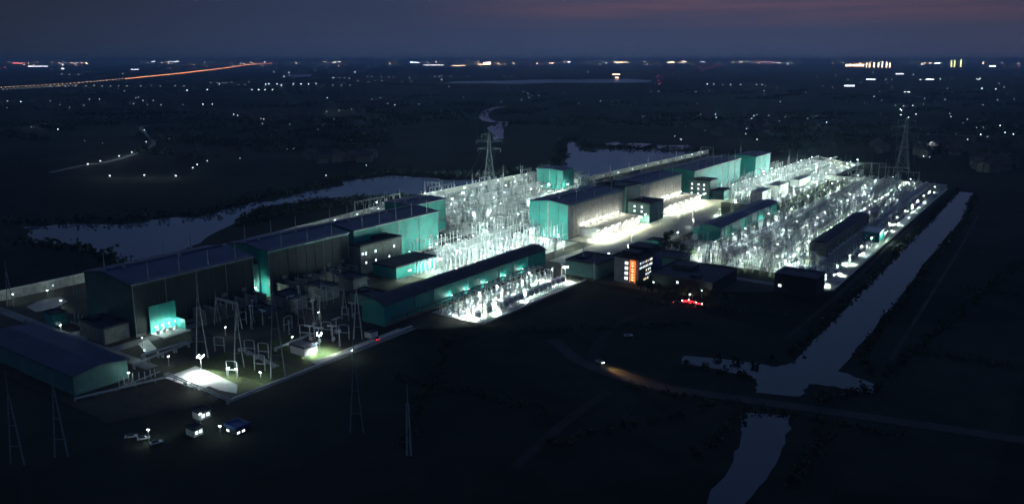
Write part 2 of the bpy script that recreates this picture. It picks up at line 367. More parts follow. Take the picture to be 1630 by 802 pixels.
E2=hall('converter_hall','long teal hall at the back with lit side wall, beyond the dark four windowed block',-358,-322,784,920,27.5,2,pil=False)
F2=hall('converter_hall','farthest teal hall, its lit wall peeking over the roofs at the back of the site',-347,-318,962,1016,25,1.5,pil=False)
ST=hall('small_hall','square teal block standing alone by the lake at the back wall',-491,-458,746,770,21.5,.7,cat='building')
# dark stair tower and service blocks
def block(name,label,x0,x1,y0,y1,h,wall='tealdim',roof='darkroof',cat='building',par=.8,extra=None):
    ox,oy=(x0+x1)/2,y0; t=thing(name,label,cat,(ox,oy,0)); a,b,D=x0-ox,x1-ox,y1-y0
    MB().box(a,b,0,D,.2,h).obj('wall',wall,t)
    r=MB().box(a-.3,b+.3,-.3,D+.3,h,h+.25)
    for q in ((a-.3,b+.3,-.3,.1),(a-.3,b+.3,D-.1,D+.3),(a-.3,a+.1,.1,D-.1),(b-.1,b+.3,.1,D-.1)): r.box(*q,h+.25,h+.25+par)
    rf=r.obj('roof',roof,t)
    if extra:
        for (u0,u1,v0,v1,hh) in extra: MB().box(a+u0,a+u1,v0,v1,h+.25,h+.25+hh).obj('roof_housing',roof,rf)
    return t
T=block('stair_tower','dark tall tower joining the two grey panelled halls in the middle',-352,-322,632,660,30,extra=[(5,12,6,12,2.5)])
CD=block('control_building','dark block with few lit windows in front of the tower between the middle halls',-321,-300,634,662,17,extra=[(4,9,8,14,2)])
windows(CD,'y',0,(-4,3),(4,9,13),1.6,1.6); 
O2=block('control_building','dark green four storey block with two rows of lit windows at the back',-326,-303,780,800,19,extra=[(3,12,4,12,1.5)])
windows(O2,'y',0,(-8,-1,5),(4.5,9.5,14),1.7,1.7)
block('service_building','low teal block against the dark four windowed block',-303,-290,785,805,9)
B2=block('control_building','grey block with scattered lit windows between the left halls and bright switchyard',-405,-380,366,406,19,wall='conc' and 'concd',extra=[(4,16,22,36,2)])
windows(B2,'x',12.5,(2,),(13.5,),1.4,1.5); windows(B2,'x',12.5,(5,14,32),(13,),1.5,1.8); windows(B2,'x',12.5,(5,14,27),(7,),1.3,1.4)
L6=block('service_building','low teal walled block with dark roof beside a bright lamp near the long left hall',-374,-353,371,411,7.5,wall='teal')
block('service_building','small dark flat roofed block between the far left hall and its neighbour',-418,-396,287.5,297.5,20)
P1=block('pump_house','dark low building with teal tint beyond the lamp at the end of the front yard',-271,-247,447,474,9.5,wall='tealdim',extra=[(3,10,8,18,1.2)])
LR=block('workshop','wide dark flat roofed workshop right of the office block',-212,-171,452,494,8,extra=[(6,20,20,32,3),(24,30,6,12,1.6)],wall='darkclad')
windows(LR,'y',0,(-2,),(5,),1.3,1.3)
BK=block('relay_building','black box shaped building with one lamp at the near corner of the right yard',-144,-119,484,503,11.5,wall='darkclad')
windows(BK,'y',0,(-9,),(4.2,),1.8,1.4)
block('relay_building','small flat dark building behind the workshop beside the long right shed',-232,-214,500,520,7,wall='tealdim')
# transformer annex of hall A
AN=block('transformer_bay','teal walled bay with a floodlit floor built against the dark near hall',-384.5,-372,219,234,.5,wall='white',roof='white',par=.05,cat='transformer bay')
MB().box(-6.2,-5.6,0,15,.6,15).obj('back_wall','teal',AN)
MB().box(-5.5,3.2,14.4,15,.6,6).obj('side_wall','teal',AN)
for k in range(4):
    q=MB().lathe(-2,2+k*3.4,[(.9,.8),(.9,2.6),(.4,2.9)],8).obj('bushing_tank','paint',AN)
    MB().ribbed(-2,2+k*3.4,2.9,6,.35).obj('bushing','porc',q)
for k in range(7):
    w=MB().box(-5.5,5.5,-.3,.3,.25,8).box(-5.7,5.7,-.45,.45,8,8.3).obj('fire_wall','concd',None,(-378,244+k*6.6,0)); tag(w,'dark fire wall along the front of the nearest left hall','wall','dark fire walls of the nearest hall')
for k in range(9):
    w=MB().box(-5.5,5.5,-.3,.3,.25,8).box(-5.7,5.7,-.45,.45,8,8.3).obj('fire_wall','concd',None,(-382,303+k*7,0)); tag(w,'dark fire wall along the front of the second left hall','wall','dark fire walls of the second hall')
block('annex_block','dark low annex at the foot of the nearest hall end wall',-412,-388,197,210,8,wall='concd',extra=[(3,8,3,8,2)])
block('annex_block','small dark block between the nearest hall and the far left wall',-446,-434,226,240,9,wall='tealdim')
block('annex_block','long dark low building behind the plaza gantries',-366,-345,262,274,6,wall='darkclad',extra=[(4,9,3,8,1.5)])
block('annex_block','small dark hut beside the pipe rack above the plaza',-352,-344,222,228,4,wall='darkclad')
block('annex_block','dark low building before the unlit grey sheds',-340,-322,318,330,6.5,wall='tealdim',extra=[(3,8,3,8,1.5)])
# office with orange sign
OF=thing('office_building','five storey office block with orange glowing vertical sign and rows of lit windows','office building',(-227.7,450,0))
MB().box(-8.7,8.7,0,34,.2,16.5).obj('wall','conc',OF)
rr=MB().box(-9.4,9.4,-.7,34.7,16.5,16.9)
for q in ((-9.4,9.4,-.7,-.2),(-9.4,9.4,34.2,34.7),(-9.4,-8.9,-.2,34.2),(8.9,9.4,-.2,34.2)): rr.box(*q,16.9,18)
rf=rr.obj('roof','darkroof',OF); MB().box(-6,5,5,14,16.9,19.6).obj('roof_housing','darkroof',rf); MB().box(-8,7,18,32,16.9,20.6).obj('roof_housing','darkroof',rf)
MB().box(8.72,8.95,.1,19.4,.3,16.4).obj('dark_facade','dark',OF)
MB().box(8.72,9.1,20,33.9,.3,16.4).obj('blue_glazing','blue',OF)
for z in (2.5,5.8,9.1,12.4):
    w=MB().box(-1.2,1.4,-.1,.02,z-.1,z+1.9).obj('window','conc',OF); MB().box(-1,1.2,-.14,-.1,z,z+1.8).obj('pane','E_win',w)
for z,ys in ((13.2,[1.2+i*1.75 for i in range(6)]+[12.3,13.4,14.4]),(10.2,[1.0+i*1.75 for i in range(6)]+[12.2,13.3,14.4]),(7.3,[8.2,10.6,12.6]),(4.6,[8.1,10.3,12.2,13.4]),(1.8,[6,8,10.2])):
    for y in ys:
        y*=1.25
        w=MB().box(8.96,9.06,y-.5,y+.5,z-.1,z+1.35).obj('window','conc',OF); MB().box(9.06,9.1,y-.4,y+.4,z,z+1.25).obj('pane',R.choice(('E_win','E_win','E_winB','E_winW')),w)
MB().box(9.1,12.7,14.5,19,3.2,3.6).obj('entrance_canopy','white',OF)
sg=MB().box(3.1,6.1,-.5,-.02,1.6,15.2).obj('sign_board','dark',OF)
MB().box(2.9,3.1,-.75,-.3,1.5,15.3).box(6.1,6.3,-.75,-.3,1.5,15.3).box(3.1,6.1,-.75,-.3,15.1,15.3).obj('sign_border','E_sign',sg)
GL=["10111101111","11101010111","01111101101","11011110111","10111111010","11110101111","11011110111"]
for i in range(7):
    z=13.2-i*1.85; g_=MB(); bits=GL[i]
    segs=[(4.9,6.7,1.25,1.4),(4.9,6.7,.75,.9),(4.9,6.7,.1,.25),(5.7,5.85,.1,1.45),(5.0,5.15,.5,1.2),(6.45,6.6,.2,.9),(5.3,6.3,.45,.6),(4.8,5.0,.1,.5),(6.5,6.75,.9,1.2),(5.35,5.5,.9,1.3),(6.1,6.25,.1,.5)]
    for bch,(u0,u1,w0,w1) in zip(bits,segs):
        if bch=='1': g_.box(u0-1.2,u1-1.2,-.58-.003*len(g_.v)/8,-.5,z+w0,z+w1)
    g_.obj('sign_character','E_signc',sg)
# long sheds with arched roofs
def arched(name,label,x0,x1,y0,y1,h,rise,wall,cat='shed',nseg=8,flat=False):
    ox=(x0+x1)/2; t=thing(name,label,cat,(ox,y0,0)); a,b,D=x0-ox,x1-ox,y1-y0
    arc=[(b-(b-a)*i/nseg, h+(rise*math.sin(math.pi*i/nseg) if not flat else rise*(1-abs(2*i/nseg-1)))) for i in range(nseg+1)]
    MB().sweep([(a,.2),(b,.2)]+arc,0,D).obj('wall',wall,t)
    o=[(x*1.08,z+.12) for x,z in arc]; u=[(x*1.08,z+.45) for x,z in arc][::-1]
    MB().sweep(o+u,-.9,D+.9).obj('roof','roof' if flat else 'darkroof',t)
    MB().box(b+.02,b+.3,0,D,.2,1.5).obj('plinth','concd',t)
    for i in range(int(D/16)):
        MB().box(b+.02,b+.4,i*16+7.8,i*16+8.2,1.5,h-.1).obj('wall_post','dsteel',t)
    return t
LS1=arched('switchgear_shed','very long low shed with dark arched roof and bright teal wall facing the front yard',-310,-293,298,456,11.5,2.8,'teal')
LS2=arched('switchgear_shed','long shed with navy ribbed roof and teal walls beside the big right yard',-239,-222,598,740,11.5,1.6,'teal',flat=True,nseg=4)
por=MB().box(-14,-8.6,-.5,9,.2,9.5); por.obj('porch','teal',LS2); MB().box(-14.5,-8.6,-1.2,9.6,9.5,9.9).obj('porch_roof','white',LS2)
MB().box(-13,-9,-3.6,-.52,.2,4).obj('door_lobby','white',LS2)
BS=thing('storage_shed','low navy roofed shed with dim teal end wall in the near left corner','shed',(-337,157,0))
MB().sweep([(0,.2),(24,.2),(24,9),(12,10.5),(0,9)],0,85).obj('wall','tealdim',BS)
MB().sweep([(-.8,8.9),(12,10.6),(24.8,8.9),(24.8,9.3),(12,11.1),(-.8,9.3)],-.8,85.8).obj('roof','roof',BS)
BS.rotation_euler=(0,0,math.pi/2); BS.location=(-337,156,0)
# long axis of this shed runs along the other direction: turned a quarter, its wall ends at x=-337
GS=block('gatehouse','small teal hut in front of the far left wall',-447,-438,196,203,6.5,wall='teal')
NB=thing('noise_barrier','long dark grey ribbed noise barrier standing among the equipment of the right yard','noise barrier',(-150,582,0))
nb=MB()
for i in range(34): nb.box(0,.8+(.35 if i%2 else 0),i*4,i*4+3.9,.3,13)
nb.obj('panel_row','concd',NB)
nb=MB()
for i in range(34): nb.box(10.5,11.2+(.35 if i%2 else 0),i*4,i*4+3.9,.3,13)
nb.obj('panel_row','concd',NB)
nb=MB()
for i in range(18): nb.box(.81,10.49,i*8-.2 if i else .1,i*8+.3,12,12.9)
nb.obj('roof_beam','dsteel',NB); MB().box(.5,11,-.6,-.1,.3,13).obj('end_wall','concd',NB)
MB().sweep([(.6,13.05),(10.9,13.05),(10.9,13.4),(5.7,14.6),(.6,13.4)],0,135.5).obj('roof','darkroof',NB)
SB=block('relay_hut','small bright teal hut at the right edge of the right yard',-132,-120,668,690,7.5,wall='teal',roof='white')
block('relay_hut','small teal hut beside the bright apron behind the office',-262,-253,552,562,5,wall='teal')
# fire walls with transformers along the halls C and D
def transformer():
    t=thing('power_transformer','x','transformer')
    b=MB().box(-4,3.2,-2.6,2.6,1,5.2); b.obj('tank','paint',t)
    f=MB()
    for i in range(9): f.box(3.3,4.8,-2.4+i*.55,-2.1+i*.55,1.2,4.8)
    f.obj('radiator','paint',t)
    MB().tube((-2,-1.8,6.4),(2,-1.8,6.4),.6,n=10).obj('conservator','paint',t)
    for y in (-1,1.4): MB().ribbed(-2,y,5.2,9,.45).obj('bushing','porc',t)
    MB().box(-4.5,5,-3,3,.3,1).obj('plinth','conc',t)
    return t
def firewall_bays(y0,y1,n,lab):
    step=(y1-y0)/n
    for i in range(n+1):
        y=y0+i*step
        w=MB().box(-9,9,-.35,.35,.25,8.6).box(-9.2,9.2,-.5,.5,8.6,8.9).obj('fire_wall','white',None,(-312.5,y,0))
        tag(w,'pale fire wall between transformers '+lab,'wall','fire walls '+lab)
        if i<n: place(transformer,(-313.5,y+step/2,0),0,'grey power transformer in a floodlit bay '+lab,'power transformers '+lab)
    for i in range(n):
        y=y0+(i+.5)*step
        flood_small(y,lab)
# ------------------------------------------------------------------ floodlights
LD=dict(yard=light_data('yard_light',30000,spot=160),edge=light_data('edge_light',60000,spot=100),left=light_data('left_yard_light',14500),mid=light_data('middle_yard_light',16000),wash=light_data('wall_wash_light',7000),bay=light_data('bay_light',2600,(1,.97,.82)),big=light_data('mast_light',60000,spot=100),apron=light_data('apron_light',26000,(1,.98,.80),spot=160),small=light_data('small_light',1500),dim=light_data('dim_light',500))
def mk_flood(key,h,head,em='E_lamp',name='floodlight'):
    def f():
        t=thing(name,'x','floodlight')
        MB().tube((0,0,.2),(0,0,h-.3),.16,.1,8).obj('pole','steel',t)
        hd=MB().box(-head*.55,head*.55,-head*.28,head*.28,h-.18,h+.12).obj('lamp_housing','dsteel',t)
        MB().box(-head*.5,head*.5,-head*.24,head*.24,h-.34,h-.2).box(-head*.5,head*.5,head*.29,head*.33,h-.3,h+.1).box(-head*.5,head*.5,-head*.33,-head*.29,h-.3,h+.1).obj('lamp_glass',em,hd)
        l=bpy.data.objects.new('lamp_light',LD[key]); COL.objects.link(l); l.parent=t; l.location=(0,0,h-.9)
        return t
    return f
Q0=math.pi/2
F_yard=mk_flood('yard',9,1.0); F_edge=mk_flood('edge',7,1.1); F_apron=mk_flood('apron',9,1.5); F_left=mk_flood('left',8,1.1); F_wash=mk_flood('wash',7,1.6); F_mid=mk_flood('mid',8,1.1); F_big=mk_flood('big',10,3.2,'E_big'); F_small=mk_flood('small',5,1.0); F_dim=mk_flood('dim',5,.9,'E_lampS')
def mk_bay():
    t=thing('wall_lamp','x','floodlight')
    MB().tube((0,0,0),(1.2,0,.6),.09).obj('bracket','steel',t)
    hd=MB().box(.9,1.7,-.9,.9,.5,.75).obj('lamp_housing','dsteel',t); MB().box(.95,1.65,-.8,.8,.32,.48).box(1.72,1.78,-.8,.8,.4,.75).obj('lamp_glass','E_lamp',hd)
    l=bpy.data.objects.new('lamp_light',LD['bay']); COL.objects.link(l); l.parent=t; l.location=(2.4,0,0); return t
def flood_small(y,lab): place(mk_bay,(-323.6,y,10),0,'bright hall wall lamp over a bay '+lab,'wall lamps '+lab)
# ------------------------------------------------------------------ switchyard equipment
def post_ins():
    t=thing('post_insulator','x','insulator')
    MB().box(-.22,.22,-.22,.22,.25,3.2).box(-.5,.5,-.5,.5,.2,.4).obj('steel_leg','steel',t)
    MB().ribbed(0,0,3.2,7.4,.30,5).obj('insulator','porc',t)
    MB().lathe(0,0,[(.5,7.35),(.55,7.55),(.5,7.75)],8).obj('corona_ring','alu',t); return t
def tall_post():
    t=thing('tall_post_insulator','x','insulator')
    MB().tube((-.8,0,.2),(0,0,6),.2,.14).tube((.8,0,.2),(0,0,6),.2,.14).obj('steel_leg','steel',t)
    MB().ribbed(0,0,6,13,.36,7).obj('insulator','porc',t)
    MB().lathe(0,0,[(.7,12.9),(.85,13.2),(.7,13.5)],8).obj('corona_ring','alu',t); return t
def disconnector():
    t=thing('disconnector_switch','x','switch')
    for x in (-2.6,2.6):
        MB().box(x-.2,x+.2,-.2,.2,.2,3.4).obj('steel_leg','steel',t); MB().ribbed(x,0,3.7,7.2,.30,5).obj('insulator','porc',t)
    MB().box(-3.1,3.1,-.3,.3,3.4,3.68).obj('base_beam','steel',t)
    MB().tube((-2.6,0,7.4),(.1,0,7.8),.16).tube((.1,0,7.8),(2.6,0,7.4),.16).obj('switch_arm','alu',t); return t
def breaker():
    t=thing('circuit_breaker','x','circuit breaker')
    MB().box(-.3,.3,-.3,.3,.2,3.6).obj('steel_leg','steel',t); MB().box(-.8,.8,.32,1.1,.8,2.5).obj('control_box','paint',t)
    MB().ribbed(0,0,3.6,8.2,.36,6).obj('insulator','porc',t)
    MB().tube((-2.6,0,8.7),(2.6,0,8.7),.42,n=8).box(-.5,.5,-.5,.5,8.2,8.6).obj('interrupter','porc',t); return t
def ct():
    t=thing('current_transformer','x','instrument transformer')
    MB().box(-.35,.35,-.35,.35,.2,3.2).obj('steel_leg','steel',t); MB().ribbed(0,0,3.2,7.2,.42,5).obj('insulator','porc',t)
    MB().lathe(0,0,[(.5,7.2),(1,7.6),(1,8.6),(.5,9)],10).obj('head_tank','paint',t); return t
def arrester():
    t=thing('surge_arrester','x','surge arrester')
    MB().box(-.2,.2,-.2,.2,.2,2.6).obj('steel_leg','steel',t); MB().ribbed(0,0,2.6,6.4,.34,5).obj('insulator','dark',t)
    MB().lathe(0,0,[(.9,5.8),(1.0,5.95),(.9,6.1)],10).obj('grading_ring','alu',t); return t
def capbank():
    t=thing('capacitor_bank','x','capacitor bank')
    f=MB()
    for x in (-1.6,1.6):
        for y in (-2.4,2.4): f.box(x-.12,x+.12,y-.12,y+.12,2.2,10)
    for k in range(5): f.box(-1.7,1.7,-2.5,2.5,2.2+k*1.9,2.32+k*1.9)
    f.obj('frame','steel',t)
    for k in range(4):
        c=MB()
        for i in range(7):
            for x in (-1,.1): c.box(x,x+.8,-2.2+i*.65,-1.8+i*.65,2.35+k*1.9,3.5+k*1.9)
        c.obj('capacitor_row','can',t)
    for x in (-1.3,1.3):
        for y in (-2,2): MB().ribbed(x,y,.3,2.2,.25,3).obj('insulator','porc',t)
    return t
def reactor():
    t=thing('air_core_reactor','x','reactor')
    for i in range(4):
        a=i*math.pi/2+.4; MB().ribbed(1.3*math.cos(a),1.3*math.sin(a),.4,3,.22,3).obj('insulator','porc',t)
    MB().lathe(0,0,[(1.8,3),(1.9,3.2),(1.9,6),(1.8,6.2),(.9,6.2)],14).obj('coil','paint',t)
    MB().lathe(0,0,[(2.0,6.6),(1.3,7.1),(.2,7.3)],14).obj('hat','can',t)
    MB().lathe(0,0,[(2.4,.2),(2.4,.42)],14).obj('base_ring','white',t); return t
def gantry(span,h):
    def g():
        t=thing('gantry_frame','x','gantry')
        for s in (-1,1):
            x=s*span/2; MB().tube((x,-2,.2),(x,0,h),.32,.22,8).tube((x,2,.2),(x,0,h),.32,.22,8).tube((x,-1,h*.5),(x,1,h*.5),.12).obj('a_frame','steel',t)
            MB().tube((x,0,h),(x,0,h+5),.12,.04).obj('earth_spike','steel',t)
        b=MB(); n=int(span/2.2)
        for y,z in ((-.6,h-.2),(.6,h-.2),(0,h-1.2)): b.tube((-span/2,y,z),(span/2,y,z),.13,n=5)
        for i in range(n):
            x=-span/2+i*span/n; x2=x+span/n
            b.tube((x,-.6,h-.2),(x2,0,h-1.2),.07,n=4).tube((x,.6,h-.2),(x2,0,h-1.2),.07,n=4).tube((x,-.6,h-.2),(x2,.6,h-.2),.07,n=4)
        b.obj('truss_beam','steel',t)
        for i in (-1,0,1): MB().ribbed(i*span/3.6,0,h-4.4,h-1.3,.24,4).obj('insulator_string','porc',t)
        return t
    return g
G18=gantry(18,15); G24=gantry(26,21)
def mast(h,sp=2.6,m='steel'):
    def f():
        t=thing('lightning_mast','x','lightning mast')
        for s in (-1,1): MB().tube((s*sp,0,.2),(s*.25,0,h*.72),.34,.2,8).obj('mast_leg',m,t)
        b=MB()
        for k in (.2,.42,.6): 
            xx=sp+( .25-sp)*k/.72; b.tube((-xx,0,h*k),(xx,0,h*k),.12)
        b.obj('cross_brace',m,t); MB().tube((0,0,h*.71),(0,0,h),.2,.05).obj('spire',m,t); return t
    return f
Mast20=mast(20,.5); Mast30=mast(30,2.0); Mast40=mast(42,2.8); Mast58=mast(56,3.4,'dsteel'); MastD=mast(36,2.4,'dsteel')
def rod():
    t=thing('lightning_rod','x','lightning rod'); MB().tube((0,0,0),(0,0,9.5),.34,.14).obj('rod','porc',t); MB().box(-.4,.4,-.4,.4,-.2,.3).obj('foot','steel',t); return t
def pole20():
    t=thing('lightning_pole','x','lightning mast'); MB().tube((0,0,.2),(0,0,14),.5,.36,8).obj('pole','porc',t); MB().tube((0,0,14),(0,0,21),.22,.06).obj('spire','steel',t); return t
EQ=0
NAMES={}
def eq(maker,x,y,rz,what,zone,sc=1):
    global EQ; EQ+=1
    return place(maker,(x,y,.08),rz,what+' '+zone[0],zone[2]+' '+zone[1],sc)
W_=dict(p=(post_ins,'pale ribbed post insulator on a steel leg','post insulators'),t=(tall_post,'tall post insulator on splayed legs','tall insulators'),d=(disconnector,'two legged disconnector switch with a bent arm','disconnectors'),
 b=(breaker,'T shaped circuit breaker','circuit breakers'),c=(ct,'current transformer with a round head','current transformers'),a=(arrester,'slim surge arrester with a ring','surge arresters'),
 k=(capbank,'tall capacitor rack','capacitor racks'),r=(reactor,'round air core reactor under a flat hat','reactors'),g=(G18,'gantry with hanging insulator strings','gantries'))
CNT={}
def E_(k,x,y,rz,where,sc=1):
    mk,what,grp=W_[k]
    key=(k); CNT[key]=CNT.get(key,0)+1
    if CNT[key]>290: return
    place(mk,(x,y,.08),rz,what+' '+where,grp+' '+where,sc)
Q=math.pi/2
# right yard: bays repeated along the yard, three phases each
ZR='in the big right yard'; ZL='in the left switchyard'; ZM='in the dense yard behind the arched shed'; ZF='in the front yard strip'; ZD='in the bright field at the back'
jr=lambda s=.5: R.uniform(-s,s)
y=534
while y<985:
    for ph in (0,5.2,10.4):
        yy=y+ph
        for x,k in ((-199,'d'),(-192,'b'),(-185.5,'c'),(-180,'p'),(-174,'d'),(-168,'p'),(-162,'t'),(-156.5,'a')):
            if R.random()<.1: continue
            if k=='t' and ph==5.2: k='p'
            E_(k,x+jr(.3),yy+jr(.3),0 if k in 'db' else 0,ZR)
        if not (y<720 and y>560):
            for x,k in ((-148,'c'),(-142,'k'),(-135,'r')):
                if R.random()<.15: continue
                if k=='k' and R.random()<.75: k=R.choice('pdrb')
                E_(k,x+jr(.4),yy+jr(.4),0,ZR)
        else:
            if ph!=5.2: E_('k',-133.5+jr(.2),yy+jr(.3),0,ZR,.85)
        if not (664<yy<694):
            E_('p' if ph==5.2 else 'a',-127.5+jr(.3),yy,0,ZR)
        if ph!=5.2 and not (664<yy<694): E_('r' if y%2<1 else 'p',-122.5,yy,0,ZR,.8)
    if y<1200:
        E_('g',-203,y+5,Q,ZR); 
        if int(y)%44<22: E_('g',-165,y+5,Q,ZR)
    y+=19.5
y=520
while y<600:
    for x in (-236,-230): E_('p',x,y,0,ZR)
    y+=9
y=745
while y<980:
    for x,k in ((-233,'p'),(-224,'c'),(-219,'p')):
        if R.random()<.45: E_(k,x,y+jr(),0,ZR)
    y+=11
for (x,y) in ((-214,515),(-205,520),(-196,517),(-186,522),(-176,516),(-168,523),(-158,519),(-128,512),(-132,519),(-124,519),(-128,526)): E_('r' if x>-140 else R.choice('pdt'),x,y,0,ZR)
# left switchyard
y=507
while y<815:
    for ph in (0,4.8,9.6):
        yy=y+ph
        for x,k in ((-538,'p'),(-531,'d'),(-523,'t'),(-516,'b'),(-509,'c'),(-502,'p'),(-495,'d'),(-488,'t'),(-480,'k'),(-473,'p'),(-466,'b'),(-458,'c'),(-450,'t'),(-443,'d'),(-436,'p'),(-428,'k'),(-420,'a'),(-412,'t'),(-404,'p'),(-396,'b'),(-388,'c'),(-381,'p')):
            if x<-425 and y<520: continue
            if 735<yy<780 and -496<x<-452: continue
            if yy>700 and x>-452: continue
            if R.random()<.40: continue
            E_(k,x+jr(.5),yy+jr(.5),0,ZL)
    for x in (-527,-492,-455,-417): 
        if R.random()<.6 and not (y>700 and x>-500): E_('g',x,y+5,Q,ZL)
    y+=20.5
# dense yard behind the arched shed
y=386
while y<530:
    for ph in (0,4.2,8.4):
        yy=y+ph
        for x,k in ((-385,'p'),(-378,'t'),(-370,'d'),(-362,'b'),(-355,'t'),(-349,'c'),(-343,'p'),(-338,'t'),(-333,'p'),(-327,'t'),(-322,'a'),(-317,'p')):
            if yy<414 and x<-350: continue
            if 472<yy<482: continue
            if R.random()<.12: continue
            E_(k,x+jr(.4),yy+jr(.4),0,ZM)
    y+=14
for y in (430,462,500): E_('g',-366,y,Q,ZM); E_('g',-340,y+8,Q,ZM)
# front yard strip
y=334
while y<430:
    for x,k in ((-284,'c'),(-279,'b'),(-273.5,'d'),(-268,'p'),(-262.5,'t'),(-258,'r')):
        if R.random()<.12: continue
        E_(k,x+jr(.3),y+jr(.3),0 if k!='d' else 0,ZF,.9)
    y+=5.2
# bright DC field
y=782
while y<1170:
    for x,k in ((-314,'d'),(-306,'t'),(-298,'c'),(-290,'p'),(-282,'t'),(-274,'b'),(-267,'a')):
        if y<806 and x<-288: continue
        if R.random()<.2: continue
        if 1000<y and x<-300: k='t'
        E_(k,x+jr(.5),y+jr(.5),0,ZD)
    y+=7.5
# white lit blocks in the back field
for x0,x1,y0,y1,h,l in ((-263,-251,786,812,12,'grey box enclosure, nearest of the three in the back field'),(-262,-250,834,866,12,'glaring white floodlit enclosure wall, middle one of the back field'),(-262,-252,915,960,8,'long white floodlit wall block at the far end of the back field')):
    t=thing('valve_enclosure',l,'enclosure',((x0+x1)/2,y0,0)); w=(x1-x0)/2
    MB().box(-w,w,0,y1-y0,.3,h).obj('wall','white',t); MB().box(-w-.3,w+.3,-.3,y1-y0+.3,h,h+.5).obj('roof','conc',t)
    mbb=MB()
    for i in range(int((y1-y0)/5)): mbb.box(w+.02,w+.3,i*5+2,i*5+2.4,.4,h-.2)
    mbb.obj('wall_rib','conc',t)
# bus tubes on the yards
def bus(x,y0,y1,z,lab,grp):
    t=thing('bus_tube',lab,'busbar',(x,y0,0),0,grp); MB().tube((0,0,z),(0,y1-y0,z),.2,n=6).obj('tube','alu',t)
    for i in range(int((y1-y0)/20)+1): MB().tube((0,i*20,.2),(0,i*20,z-.2),.16,n=5).obj('support','steel',t)
for x,z in ((-196,10.5),(-189,10.5),(-171,11.5),(-159,9.5)): bus(x,536,980,z,'long aluminium bus tube running the length of the right yard','bus tubes of the right yard')
for x in (-520,-505,-470,-440): bus(x,520,700,11,'aluminium bus tube over the left switchyard','bus tubes of the left switchyard')
for x in (-364,-351,-336): bus(x,416,470,13.6,'short bus tube over the dense yard behind the arched shed','bus tubes of the dense yard')
def duct(x,z,y0,y1,lab):
    t=thing('gas_insulated_duct',lab,'pipe duct',(x,y0,0)); MB().tube((0,0,z),(0,y1-y0,z),.45,n=8).obj('pipe','dark',t)
    for i in range(int((y1-y0)/12)+1): MB().box(-.2,.2,i*12-.2,i*12+.2,.2,z-.46).obj('support','dark',t)
duct(-289.5,5.2,300,446,'dark elevated pipe duct nearest the wall of the arched shed')
duct(-287.5,3.6,300,446,'dark lower pipe duct running in front of the arched shed')
# ------------------------------------------------------------------ perimeter wall
def pwall(x0,y0,x1,y1,h,lab,step=6,m='wallp'):
    t=thing('perimeter_wall',lab,'wall',(x0,y0,0),math.atan2(y1-y0,x1-x0)); Ln=math.dist((x0,y0),(x1,y1)); n=max(1,int(Ln/step)); s=Ln/n
    MB().box(0,Ln,-.15,.15,.0,h*.86).obj('panel',m,t)
    MB().box(-.2,Ln+.2,-.4,.4,h*.86,h).obj('coping','white',t)
    p=MB()
    for i in range(n+1): p.box(i*s-.3,i*s+.3,-.45,.45,0,h*.86-.01)
    p.obj('pier',m,t)
pwall(-512,196,-512,290,6.5,'tall pale panelled wall running off the left edge of the site')
pwall(-512,291,-519,404,5,'pale wall strip between the backs of the two nearest left halls')
pwall(-520,405,-540,560,4.5,'pale wall strip seen over the roofs of the left halls')
pwall(-548,560,-548,826,5,'white back wall of the left switchyard along the river')
pwall(-548,828,-470,800,4.5,'pale wall joining the two back wall runs near the lone teal block')
pwall(-468,802,-464,1180,5.5,'long white wall along the lake behind the middle halls')
pwall(-243,998,-116,998,5,'pale far wall closing the big right yard')
pwall(-300,1190,-237,1120,5,'low grey wall at the back corner of the bright field')
pwall(-236,1119,-236,1002,5,'low grey wall between the bright field and right yard')
pwall(-252,331,-252,440,1.0,'low white kerb wall along the front yard strip',12)
pwall(-114.5,506,-114.5,996,1.2,'low retaining wall along the canal side of the right yard',14,'concd')
pwall(-279,192,-279,262,1.0,'low kerb wall at the near left end of the site',12)
pwall(-281,264,-281,306,1.0,'low kerb wall beside the lit near road',12)
firewall_bays(552,622,7,'beside the middle grey hall')
firewall_bays(684,756,7,'beside the hall right of the stair tower')
for y_ in list(range(545,630,12))+list(range(680,765,12)): place(F_apron,(-301.5,y_,.1),Q0,'added cream floodlight on the edge of the bright apron before the transformer bays','added apron floodlights before the transformer bays')  # added row of warm lamps that brightens the apron
# ------------------------------------------------------------------ floodlights in place
def FL(mk,x,y,lab,grp=None,rz=None,z=.1): return place(mk,(x,y,z),R.uniform(0,3) if rz is None else rz,lab,grp)
def FP(mk,px,py,h,lab,grp=None): x,y=at(px,py,h); return FL(mk,x,y,lab,grp)
for y in range(516,985,34): FL(F_edge,-122.3,y+jr(3),'floodlight lighting a white pool at the canal edge of the right yard','floodlights on the canal edge')
for i,y in enumerate(range(528,985,24)):
    for x in (-208,-178,-152): FL(F_yard,x+(jr(8) if x!=-152 else jr(1)-(0 if not 575<y<720 else 2.6)),y+jr(9)+(7 if x==-178 else 0),'floodlight on a pole '+ZR,'yard floodlights of the right yard')
for y in range(515,815,30):
    for x in (-532,-500,-468,-432,-400):
        if y>700 and x>-460: continue
        if x<-425 and y<530: continue
        FL(F_left,x+jr(9),y+jr(10),'floodlight on a pole '+ZL,'yard floodlights of the left switchyard')
for y in range(392,530,18):
    for x in (-372,-346,-324):
        if x==-372 and y<415: continue
        FL(F_mid,x+jr(3),y+jr(4),'floodlight on a pole '+ZM,'yard floodlights of the dense yard')
for y in range(790,1170,26):
    for x in (-302,-277,-245): FL(F_left,x+jr(2),y+jr(4),'floodlight on a pole '+ZD,'yard floodlights of the back field')
for y in (350,379,406): FL(F_edge,-258,y,'floodlight glaring at the kerb of the front yard strip','floodlights of the front yard strip')
